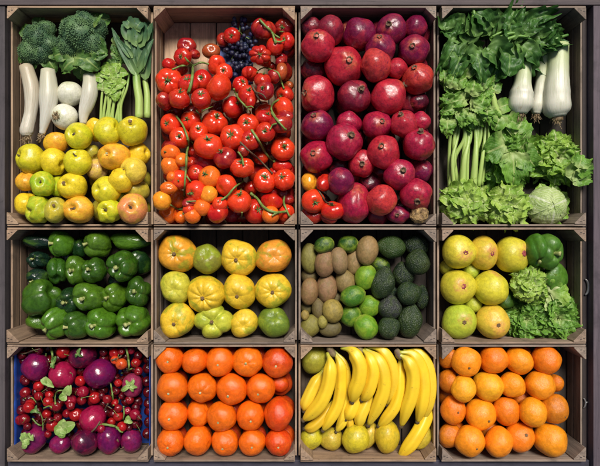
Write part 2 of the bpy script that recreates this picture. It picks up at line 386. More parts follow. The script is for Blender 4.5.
# ---- small parts in unit-fruit space
def calyx(n, L, w, seed, mat, stub=.35, stub_r=.07, z0=.80, lift=.10):
    r = random.Random(seed); mb = MB()
    for i in range(n):
        a = 2*math.pi*i/n+r.uniform(-.25,.25); l = L*r.uniform(.75,1.2); d = Vector((math.cos(a), math.sin(a),0)); sd = Vector((-d.y,d.x,0))
        tw = r.uniform(-.2,.2); up = r.uniform(.02, lift*2)
        P=[]; U=[]
        for q in range(6):
            t = q/5; c = d*(l*t+.03)+sd*tw*t*t*l; z = z0+.08*math.sin(t*2.2)+up*t*t-.22*(l*t)**2
            ww = w*(1-t)**.8*(.7+.6*math.sin(t*3.1))
            for s_, dz in ((-1,0),(0,.02),(1,0)):
                P.append(c+sd*ww*s_+Vector((0,0,z+dz))); U.append((t,.5+.5*s_))
        mb.grid(P,U,6,3)
    if stub:
        p = [Vector((0,0,z0-.05)), Vector((.02,.01,z0+stub*.5)), Vector((r.uniform(-.12,.12),r.uniform(-.12,.12),z0+stub))]
        mb.tube(spline(p,5), [stub_r*1.2,stub_r,stub_r,stub_r*1.1,stub_r*1.25], 7)
    return mb.mesh('calyx', mat)
V['calyx'] = [calyx(5+i%2, .34, .05, 300+i, M['stalk_dark'], [.28,0,.36,.2][i], z0=.70) for i in range(4)]
V['small_calyx'] = [calyx(5, .38, .06, 320+i, M['stalk_dark'], .15, z0=.82) for i in range(2)]
def bell_stem(seed, mat):
    r = random.Random(seed); mb = MB()
    p = [Vector((0,0,.50)), Vector((.02,.02,.72)), Vector((r.uniform(-.15,.15),r.uniform(-.15,.15),1.02))]
    mb.tube(spline(p,7), [.26,.16,.11,.095,.10,.12,.15], 9, ridge=.12)
    return mb.mesh('stem', mat)
V['bell_stem'] = [bell_stem(330+i, M['stub_pale']) for i in range(3)]
def button(mat, r=.085, z=.86, star=5):
    mb = MB(); P=[]; U=[]
    for i,(q,zz) in enumerate(((1.0,z-.05),(.95,z+.02),(.5,z+.035),(.1,z+.0))):
        for j in range(20):
            a=2*math.pi*j/20; rr=r*q*(1+.18*math.cos(star*a)); P.append(Vector((rr*math.cos(a),rr*math.sin(a),zz))); U.append((i/3,j/20))
    mb.grid(P,U,4,20,True); mb.face([60+j for j in range(20)])
    return mb.mesh('stem_button', mat)
V['button'] = [button(M['button_pale'], .075, .83)]
V['orange_button'] = [button(M['eye_brown'], .06, .955)]
V['pink_eye'] = [button(M['eye_pink'], .17, .90, 7)]
V['brown_eye'] = [button(M['eye_brown'], .12, .90, 6)]
V['kiwi_nub'] = [button(M['eye_brown'], .13, .97, 3)]
def apple_stem(seed):
    mb=MB(); r=random.Random(seed)
    mb.tube(spline([Vector((0,0,.45)),Vector((.03,.0,.65)),Vector((r.uniform(-.12,.12),r.uniform(-.12,.12),.84))],5), [.04,.035,.035,.04,.055],6)
    mb.ball((0,0,.52), .14, 10, 5)
    return mb.mesh('stem', M['stalk_brown'])
V['apple_stem'] = [apple_stem(i) for i in range(3)]
def pom_crown(seed):
    mb=MB(); r=random.Random(seed); P=[];U=[]; n=36
    for i,(q,zz) in enumerate(((.20,.90),(.125,.965),(.125,1.01),(.165,1.05),(.11,1.01),(.09,.955),(.02,.945))):
        for j in range(n):
            a=2*math.pi*j/n; w = (.075+.03*math.cos(a*2))*abs(math.cos(3*a)) if i==3 else 0
            P.append(Vector((q*math.cos(a),q*math.sin(a),zz*1.0+w))); U.append((0,0))
    mb.grid(P,U,7,n,True); mb.face([6*n+j for j in range(n)])
    return mb.mesh('crown', M['crown_dry'])
V['pom_crown'] = [pom_crown(i) for i in range(2)]
def turnip_tail(seed):
    mb=MB(); r=random.Random(seed); mb.tube(spline([Vector((0,0,.80)),Vector((.05,.02,.95)),Vector((.18,.08,1.06)),Vector((.34,r.uniform(-.1,.2),1.05))],8), [.10,.06,.04,.03,.025,.02,.015,.01],6)
    return mb.mesh('root', M['crown_dry'])
V['turnip_tail'] = [turnip_tail(i) for i in range(2)]

# ------------------------------------------------------------------ leaves
def leaf(mb, base, az, L, Wd, up=0.3, curl=-.6, ruffle=.15, seed=0, nu=12, nv=9, roll=0., cup=.25, freq=3., tipw=.55, stem=0., crink=.16):
    """one blade: starts at base, heads along azimuth az, climbs by 'up' (radians), bends by curl along its length"""
    off = Vector((seed*1.37, seed*2.11, 5.5)); d = Vector((math.cos(az), math.sin(az), 0)); sd = Vector((-d.y, d.x, 0))
    P=[]; U=[]; pos = Vector(base); ang = up; ds = L/(nu-1)
    for i in range(nu):
        t = i/(nu-1)
        f = d*math.cos(ang)+Vector((0,0,1))*math.sin(ang); nrm = f.cross(sd).normalized()*-1
        if nrm.z < 0 and abs(ang) < 1.3: nrm = -nrm
        s0 = max(0,(t-stem)/(1-stem)) if stem else t
        w = Wd*max(.03, math.sin(math.pi*min(1,(s0**(tipw))*.97+.015))**.6) if s0>0 else Wd*.05
        if not stem: w = max(w, Wd*.16*(1-t))
        for j in range(nv):
            v = -1+2*j/(nv-1)
            q = Vector((t*freq, v*1.2, 0))+off
            r = ruffle*L*abs(v)**1.6*noise.noise(q*1.0)*1.9*(.3+t) + ruffle*.45*L*noise.noise(q*2.3)*(.2+abs(v)) + ruffle*.35*L*abs(v)**3*math.sin(t*freq*9+seed+v*2)
            r += crink*Wd*noise.noise(Vector((t*L/Wd*3.2, v*3.2, seed*1.9)))*2
            sh = noise.noise(q*1.7+Vector((9,9,9)))*.25*abs(v)*Wd
            P.append(pos + sd*(v*w*math.cos(roll)+0) + nrm*(cup*w*v*v + r*.5) + f*sh*.5 + sd*sh*.4)
            U.append((t, (v+1)/2))
        pos = pos + f*ds; ang += curl/(nu-1)
    mb.grid(P,U,nu,nv)
def lettuce(name, px, py, z0, R, mat, label, cat='lettuce', seed=1, n=34, ruffle=.22, tall=.75, squash=(1,1), group='lettuces', L0=1.0, extra=()):
    r = random.Random(seed); mb = MB()
    for i in range(n):
        q = i/(n-1)                         # 0 heart .. 1 outside
        az = i*2.39996+r.uniform(-.3,.3)
        rad = R*(.05+.28*q); L = R*(.50+.48*q)*r.uniform(.85,1.15)*L0
        base = Vector((math.cos(az)*rad*.6, math.sin(az)*rad*.6, R*tall*(.62-.50*q)))
        leaf(mb, base, az, L*1.15, R*(.30+.18*q), up=1.25-1.0*q+r.uniform(-.2,.2), curl=-(.5+1.7*q)+r.uniform(-.5,.4)-(1.2 if q<.3 else 0), ruffle=ruffle*r.uniform(.9,1.4), seed=seed*50+i, cup=.35, nu=24, nv=21, freq=6.5)
    mb.ball((0,0,R*tall*.18), R*.30, 16, 10)
    for i,(dx,dy,z,az,L,Wd,up,cu) in enumerate(extra): leaf(mb, Vector((dx,dy,z)), math.radians(az), L, Wd, up, cu, ruffle=ruffle*.8, seed=seed*70+i, cup=.3, nu=22, nv=17, freq=5)
    for v in mb.v: v.x *= squash[0]; v.y *= squash[1]; v.z = max(v.z, 0.002)
    root = obj(name, mb.mesh(name, M[mat]), loc=W(px, py, z0))
    tag(root, label, cat, group); return root

# ------------------------------------------------------------------ setting: table and rack
Zf = 0.0
mb = MB(); mb.box(-1.6,1.6,-1.3,1.3,-.03,-.004)
g = obj('table_surface', mb.mesh('table_surface', M['dark_board'], False)); tag(g, kind='structure'); g.color=(1,1,1,1)
def X(px, z=ZR): return (px-CX)*k_at(z)
def Y(py, z=ZR): return (CY-py)*k_at(z)
rack = empty('display_rack', (0,0,0)); tag(rack, 'weathered purple grey wooden rack framing all twelve crates', 'rack')
def board(name, x0,x1,y0,y1,z0,z1, mat, parent, color=(1,1,1)):
    mb = MB(); mb.box(x0,x1,y0,y1,z0,z1)
    o = obj(name, mb.mesh(name, M[mat], False), parent, color=color)
    bv = o.modifiers.new('bevel','BEVEL'); bv.width = .0015; bv.segments = 2
    return o
board('rail', -1.5,1.5, Y(4.2),Y(-60), .03,.115, 'rail_wood_x', rack, (1.25,1.15,1.1))
board('rail', X(594),X(700), -1.2,Y(5.2), .02,.117, 'rail_wood_y', rack, (1.3,1.2,1.35))
board('batten', X(588.8),X(593.2), Y(461),Y(5.2), .0,.085, 'rail_wood_y', rack, (.5,.42,.38))
board('rail', X(-90),X(3.2), -1.2,Y(5.2), .02,.112, 'rail_wood_y', rack, (.95,.95,.95))
board('rail', X(4),X(593), Y(540),Y(463.0), .0,.10, 'rail_wood_x', rack, (.62,.68,.95))
def hook(px, py, s=1.0):
    mb = MB(); c = W(px, py, .09); pts=[]
    for i in range(14):
        a = math.radians(-85+170*i/13); pts.append(c+Vector((math.cos(a)*.010*s+.0, math.sin(a)*.019*s, 0)))
    mb.tube(pts, lambda t: .0035*s*(.5+.7*math.sin(math.pi*t)), 8)
    mb.tube([pts[7]+Vector((0,0,0)), pts[7]+Vector((.008,0,-.003))], lambda t:.003, 8)
    obj('hook', mb.mesh('hook', M['metal_grey']), rack)
hook(584.5, 287, 1.15); hook(583, 403, .7)

# ------------------------------------------------------------------ crates
XS = [(5.0,150.6),(151.6,297.2),(298.2,438.4),(439.4,588.0)]
YS = [(6.0,226.2),(227.6,343.8),(344.8,461.6)]
T = .0055
crate_words = {(0,0):'tall wooden crate of yellow apples, white leeks and broccoli at the top left corner',(1,0):'tall wooden crate of red tomatoes with bare slats showing at its top',
 (2,0):'tall wooden crate full of dark red pomegranates',(3,0):'tall wooden crate of leafy greens, leeks and lettuces at the top right corner',
 (0,1):'short wooden crate of green bell peppers',(1,1):'short wooden crate of twelve big ribbed yellow and green tomatoes',
 (2,1):'short wooden crate of brown kiwis, limes and avocados',(3,1):'short wooden crate of yellow pomelos beside curly lettuce',
 (0,2):'short blue lined wooden crate of cherries and purple turnips',(1,2):'short wooden crate of glossy tangerines in tight rows',
 (2,2):'short wooden crate of bananas lying over yellow mangoes',(3,2):'short wooden crate of oranges at the bottom right corner'}
BOUND = {}
def crate(ci, ri):
    x0, x1 = X(XS[ci][0]), X(XS[ci][1]); y1, y0 = Y(YS[ri][0]), Y(YS[ri][1])
    root = empty('wooden_crate', ((x0+x1)/2, (y0+y1)/2, 0)); c = root.location.copy()
    tag(root, crate_words[(ci,ri)], 'crate', 'wooden produce crates')
    hx, hy = (x1-x0)/2, (y1-y0)/2
    tint = random.choice([(1.05,1.0,.97),(.92,.95,1.02),(.82,.84,.88),(1.15,1.04,.92)])
    if (ci,ri)==(0,0): tint=(1.25,1.15,1.0)
    def tn(): q = random.uniform(.85,1.15); return tuple(v*q for v in tint)
    inset = .0
    # end panels (run along x): full height, upper and lower board with a narrow slot
    for s in (1,-1):
        mb = MB(); ya, yb = (hy-T, hy) if s>0 else (-hy, -hy+T)
        mb.box(-hx+.006, hx-.006, ya, yb, .058, ZR); mb.box(-hx+.006, hx-.006, ya+.0006*s, yb, .006, .054)
        o = obj('end_panel', mb.mesh('end_panel', M['crate_wood_x'], False), root, color=tn())
        bv = o.modifiers.new('bevel','BEVEL'); bv.width=.0008; bv.segments=2
    zs = ZR-.030
    for s in (1,-1):
        mb = MB(); xa, xb = (hx-T-.001, hx-.001) if s>0 else (-hx+.001, -hx+T+.001)
        mb.box(xa, xb, -hy+T, hy-T, .050, zs); mb.box(xa, xb, -hy+T, hy-T, .006, .044)
        o = obj('side_panel', mb.mesh('side_panel', M['crate_wood_y'], False), root, color=tn())
        bv = o.modifiers.new('bevel','BEVEL'); bv.width=.0008; bv.segments=2
    # corner posts: triangular blocks
    L = .031
    for sx in (-1,1):
        for sy in (-1,1):
            mb = MB(); cx, cy = sx*(hx-T-.0012), sy*(hy-T-.0004); j = random.uniform(-.003,.004); top = ZR+.003+random.uniform(0,.003)
            a = [(cx,cy),(cx-sx*(L+j),cy),(cx-sx*(L+j),cy-sy*.003),(cx-sx*.003,cy-sy*(L+j)),(cx,cy-sy*(L+j))]
            pq = random.uniform(.8,1.15)
            if sx*sy < 0: a = a[::-1]
            for z in (.006, top): mb.v += [Vector((p[0],p[1],z)) for p in a]
            n=len(a); mb.face(range(n,2*n)); mb.face(list(range(n))[::-1])
            for i in range(n): mb.face((i,(i+1)%n,n+(i+1)%n,n+i))
            post = obj('corner_post', mb.mesh('corner_post', M['crate_wood_z'], False), root, color=tuple(v*pq for v in tint))
            bv = post.modifiers.new('bevel','BEVEL'); bv.width=.0008; bv.segments=2
            mb = MB()
            for q in range(2):
                ex, ey = cx-sx*(.006+.008*q), cy-sy*(.010-.003*q); mb.box(ex-.0025,ex+.0025,ey-.0006,ey+.0006,top-.001,top+.0008)
            obj('staple', mb.mesh('staple', M['staple'], False), post)
    # outer post strips where the side boards stop short of the rim
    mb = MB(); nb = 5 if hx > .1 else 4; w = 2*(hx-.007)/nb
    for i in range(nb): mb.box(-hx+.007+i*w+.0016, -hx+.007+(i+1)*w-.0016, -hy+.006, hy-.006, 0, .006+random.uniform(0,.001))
    o = obj('floor', mb.mesh('floor', M['crate_wood_y'], False), root, color=tuple(v*(2.0 if (ci,ri)==(1,0) else .22) for v in tint))  # shade of the gaps put into the floor colour, except under the tomatoes
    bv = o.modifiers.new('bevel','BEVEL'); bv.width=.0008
    BOUND[(ci,ri)] = (x0+T+.002, x1-T-.002, y0+T+.002, y1-T-.002)
    return root
CR = {}
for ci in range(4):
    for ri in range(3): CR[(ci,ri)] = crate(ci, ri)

# ------------------------------------------------------------------ placing round things
PLACED = {}     # crate -> list of (x,y,z,rx,ry,rz)
def height(key, x, y, base=.02):
    h = base
    for (a,b,c,rx,ry,rz) in PLACED.get(key, []):
        q = ((x-a)/rx)**2+((y-b)/ry)**2
        if q < 1: h = max(h, c+rz*math.sqrt(1-q))
    return h
def solve(key, px, py, rpx, rpy, flat, base, cap, kk=.86, fix=0):
    """let the thing fall until it touches what is already in the crate"""
    z = base; b = BOUND[key]
    for it in range(5):
        k = k_at(z); rx, ry = rpx*k, rpy*k; rz = (rx+ry)/2*flat
        x, y = (px-CX)*k, (CY-py)*k
        x = min(max(x, b[0]+rx*.97), b[1]-rx*.97); y = min(max(y, b[2]+ry*.97), b[3]-ry*.97)
        zz = max(base, rz+.008)
        for (a,bb,c,qx,qy,qz) in ([] if fix else PLACED.get(key, [])):
            dx = (x-a)/((rx+qx)*kk); dy = (y-bb)/((ry+qy)*kk); d = dx*dx+dy*dy
            if d < 1: zz = max(zz, c+(rz+qz)*.86*math.sqrt(1-d))
        z = min(zz, max(cap-rz, base))
    PLACED.setdefault(key, []).append((x,y,z,rx,ry,rz))
    return Vector((x,y,z)), rx, ry, rz
GROW = 1.065
def put(key, name, var, px, py, w, h, color, label, cat, group, st=(0,0), base=.05, cap=.15, flat=.95, part=None, partname=None, partcolor=None, ang=None, rnd=None, partscale=1.0, idx=None, fix=0, grow=None):
    r = rnd or random
    loc, rx, ry, rz = solve(key, px, py, w/2*(grow or GROW), h/2*(grow or GROW), flat, base, cap, fix=fix)
    me = V[var][(int(idx) if idx is not None else r.randrange(len(V[var])))]
    o = obj(name, me, color=color)
    o.location = loc
    if ang is not None:                      # lies on its side, long axis in the picture plane
        a = math.radians(ang); d = Vector((math.cos(a), math.sin(a), r.uniform(-.12,.12))).normalized()
        q = Vector((0,0,1)).rotation_difference(d) @ Quaternion((0,0,1), r.uniform(0,6.28))
        lx = max(rx,ry); wx = min(rx,ry)
        o.rotation_mode='QUATERNION'; o.rotation_quaternion = q; o.scale = (wx,wx,lx)
    else:
        sx, sy = st; s2 = min(.93, math.hypot(sx,sy)); 
        if s2 > 0: f = s2/max(math.hypot(sx,sy),1e-6); sx*=f; sy*=f
        n = Vector((sx, -sy, math.sqrt(1-s2*s2)))
        q = Vector((0,0,1)).rotation_difference(n)
        if abs(rx-ry)/max(rx,ry) < .07: q = q @ Quaternion((0,0,1), r.uniform(0,6.28)); a=(rx+ry)/2; o.scale=(a,a,a)
        else: 
            q = q @ Quaternion((0,0,1), r.choice([0,math.pi])); o.scale=(rx,ry,(rx+ry)/2)
        o.rotation_mode='QUATERNION'; o.rotation_quaternion = q
    tag(o, label, cat, group)
    if part:
        c = obj(partname or 'stem', r.choice(V[part]), o, color=partcolor)
        if partscale != 1: c.scale = (partscale,)*3
    return o
HID = 9  # marks "no stem end in sight": the stem points away from the viewer
def stem_rel(x, y, w, h, sx, sy): return ((sx-x)/(w/2)*.95, (sy-y)/(h/2)*.95)
def away(r): a = r.uniform(0,6.28); return a
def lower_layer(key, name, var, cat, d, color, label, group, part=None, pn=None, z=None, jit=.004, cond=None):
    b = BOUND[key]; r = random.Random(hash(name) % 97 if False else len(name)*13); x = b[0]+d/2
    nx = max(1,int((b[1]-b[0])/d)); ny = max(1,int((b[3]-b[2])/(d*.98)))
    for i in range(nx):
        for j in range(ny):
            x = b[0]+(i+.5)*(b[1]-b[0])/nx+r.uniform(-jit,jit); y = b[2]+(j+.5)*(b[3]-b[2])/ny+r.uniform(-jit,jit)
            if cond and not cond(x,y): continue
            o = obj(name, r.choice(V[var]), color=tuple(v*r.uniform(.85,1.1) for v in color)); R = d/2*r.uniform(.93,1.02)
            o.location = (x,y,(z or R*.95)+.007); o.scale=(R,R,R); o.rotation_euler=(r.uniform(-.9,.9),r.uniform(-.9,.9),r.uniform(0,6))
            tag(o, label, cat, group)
exec_items = True
C = dict(
 yg=(.56,.52,.014), y=(.74,.52,.016), g=(.32,.46,.014), pl=(.70,.52,.06), o=(.78,.32,.025), pk=(.66,.22,.09), ol=(.36,.34,.04), ru=(.48,.32,.12),
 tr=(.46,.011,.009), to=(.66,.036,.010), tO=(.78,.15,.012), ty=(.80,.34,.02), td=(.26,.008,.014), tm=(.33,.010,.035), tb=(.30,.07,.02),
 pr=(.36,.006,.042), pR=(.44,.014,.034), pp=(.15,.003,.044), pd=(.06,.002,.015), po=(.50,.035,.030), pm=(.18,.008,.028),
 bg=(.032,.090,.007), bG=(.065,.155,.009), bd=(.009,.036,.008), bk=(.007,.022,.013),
 hy=(.74,.46,.025), ho=(.74,.33,.02), hg=(.20,.22,.02), hl=(.50,.47,.04), hO=(.70,.30,.03), hG=(.13,.20,.02),
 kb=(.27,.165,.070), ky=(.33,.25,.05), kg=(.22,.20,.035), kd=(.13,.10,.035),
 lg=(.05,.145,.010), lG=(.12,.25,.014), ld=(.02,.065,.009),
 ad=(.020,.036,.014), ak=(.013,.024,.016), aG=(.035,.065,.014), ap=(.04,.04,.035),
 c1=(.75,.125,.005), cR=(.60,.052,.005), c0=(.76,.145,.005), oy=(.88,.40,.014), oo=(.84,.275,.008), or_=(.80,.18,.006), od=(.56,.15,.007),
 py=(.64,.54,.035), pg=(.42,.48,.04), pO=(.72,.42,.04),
 my=(.58,.44,.02), mg=(.30,.32,.03), mo=(.55,.37,.03),
 np=(.11,.005,.060), nr=(.32,.008,.050), nd=(.05,.004,.024), nm=(.24,.03,.08), nv=(.14,.008,.065),
 ch=(.20,.004,.009), cb=(.36,.008,.009), cd=(.065,.002,.007), co=(.65,.07,.012), cm=(.26,.005,.026))
def table(key, crop, name, var, cat, group, rows, part=None, pn='stem', **kw):
    r = random.Random(hash_str(name+crop)); out=[]
    for line in rows.strip().splitlines():
        a, label = line.split('|'); t = a.split(); crop_ = crop
        if t[0] in CROP: crop_ = t.pop(0)
        x,y,w,h = map(float, t[:4]); c = C[t[4]]; c = tuple(v*r.uniform(.92,1.08) for v in c)
        px, py = PX(crop_, x, y); sc = CROP[crop_][2]; opt = dict(kw); prt = part
        rest = t[5:]
        for q in list(rest):
            if '=' in q:
                k_, v_ = q.split('='); rest.remove(q)
                if k_ == 'v': opt['_v'] = v_
                elif k_ == 'p': prt = v_ if v_ != '0' else None
                else: opt[k_] = float(v_)
        vv = opt.pop('_v', var)
        if rest and rest[0] != '-': st = stem_rel(x,y,w,h,float(rest[0]),float(rest[1]))
        elif rest: a_ = r.uniform(0,6.28); st = (math.cos(a_)*2, math.sin(a_)*2); prt = None
        else: st = (r.uniform(-.35,.35), r.uniform(-.35,.35))
        o = put(key, name, vv, px, py, w/sc, h/sc, c, label.strip(), cat, group, st=st, part=prt, partname=pn, rnd=r, **opt)
        out.append((o, px, py, label.strip()))
    return out
def hash_str(s):
    h = 7
    for ch in s: h = (h*31+ord(ch)) % 1000003
    return h

# ---- crate: apples, leeks, broccoli ------------------------------------------
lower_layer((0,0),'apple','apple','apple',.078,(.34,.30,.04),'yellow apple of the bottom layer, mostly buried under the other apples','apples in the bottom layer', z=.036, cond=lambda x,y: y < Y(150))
table((0,0),'A2','apple','apple','apple','yellow and green apples',"""
100 268 72 76 o - | deep yellow apple against the left wall, half behind the small bright green apple
222 285 62 90 g - | green apple wedged between the small green apple and the one with a brown hollow
345 160 55 60 ol - | dull yellow apple deep in the gap left of the orange apple with a pale eye
365 225 78 76 ru - p=0 | pale russet tan apple in the middle of the pile, left and below the orange one
358 75 62 90 y - | yellow apple peeping out on the left of the big smooth green-yellow apple
525 165 85 82 y - | plain yellow apple at the right wall, under the one with a black mark
520 300 95 78 ol - | shaded olive yellow apple at the right wall, above the pink blushed apple
450 325 50 55 g - | dark green apple deep below the two smooth yellow apples on the right
98 352 82 82 y - | yellow apple in the bottom left corner, behind the large lumpy green one
210 122 92 72 o - | peach orange apple just under the round white onion with roots
400 303 98 104 yg 372 300 p=0 | smooth yellow-green pear-shaped apple right of the apple with a brown hollow
455 262 96 92 y - | smooth yellow apple partly covered by the freckled pinkish one at right
115 183 106 106 yg 78 172 | green-yellow apple at the left wall with its hollow turned to the wall
203 195 90 98 y - | plain yellow apple beside the green-yellow one at the left wall
297 98 98 96 yg 285 92 | green-yellow apple below the white leek root, stem hollow left of centre
405 80 98 106 yg - | big smooth green-yellow apple under the celery stalks
510 78 110 108 yg 515 48 p=brown_eye | big round yellow apple with a black scar, at the right wall under the leek greens
427 175 118 96 o 410 168 p=button | flat orange apple with a pale eye in the middle right of the pile
292 195 98 98 yg 295 165 | yellow-green apple in the centre, left of the russet tan one
515 228 98 92 pl 480 235 | freckled yellow and pinkish apple at the right wall
160 278 84 92 g 165 272 | small bright green apple near the left wall
287 288 106 94 y 270 280 p=brown_eye | yellow apple with a brown rotten hollow in the lower middle
145 377 98 98 g 115 388 v=lumpy_apple p=0 | large lumpy bright green apple in the bottom left corner
230 377 78 92 ol 238 358 p=brown_eye | olive apple with a brown scar, second in the bottom row
312 380 108 98 o 302 375 | peachy orange-yellow apple, third in the bottom row
410 384 88 90 yg 402 380 v=lumpy_apple | knobbly yellow-green apple, fourth in the bottom row
507 380 110 106 pk 515 376 | pink blushed yellow apple in the bottom right corner of the crate
""", part='apple_stem', base=.095, cap=.165)

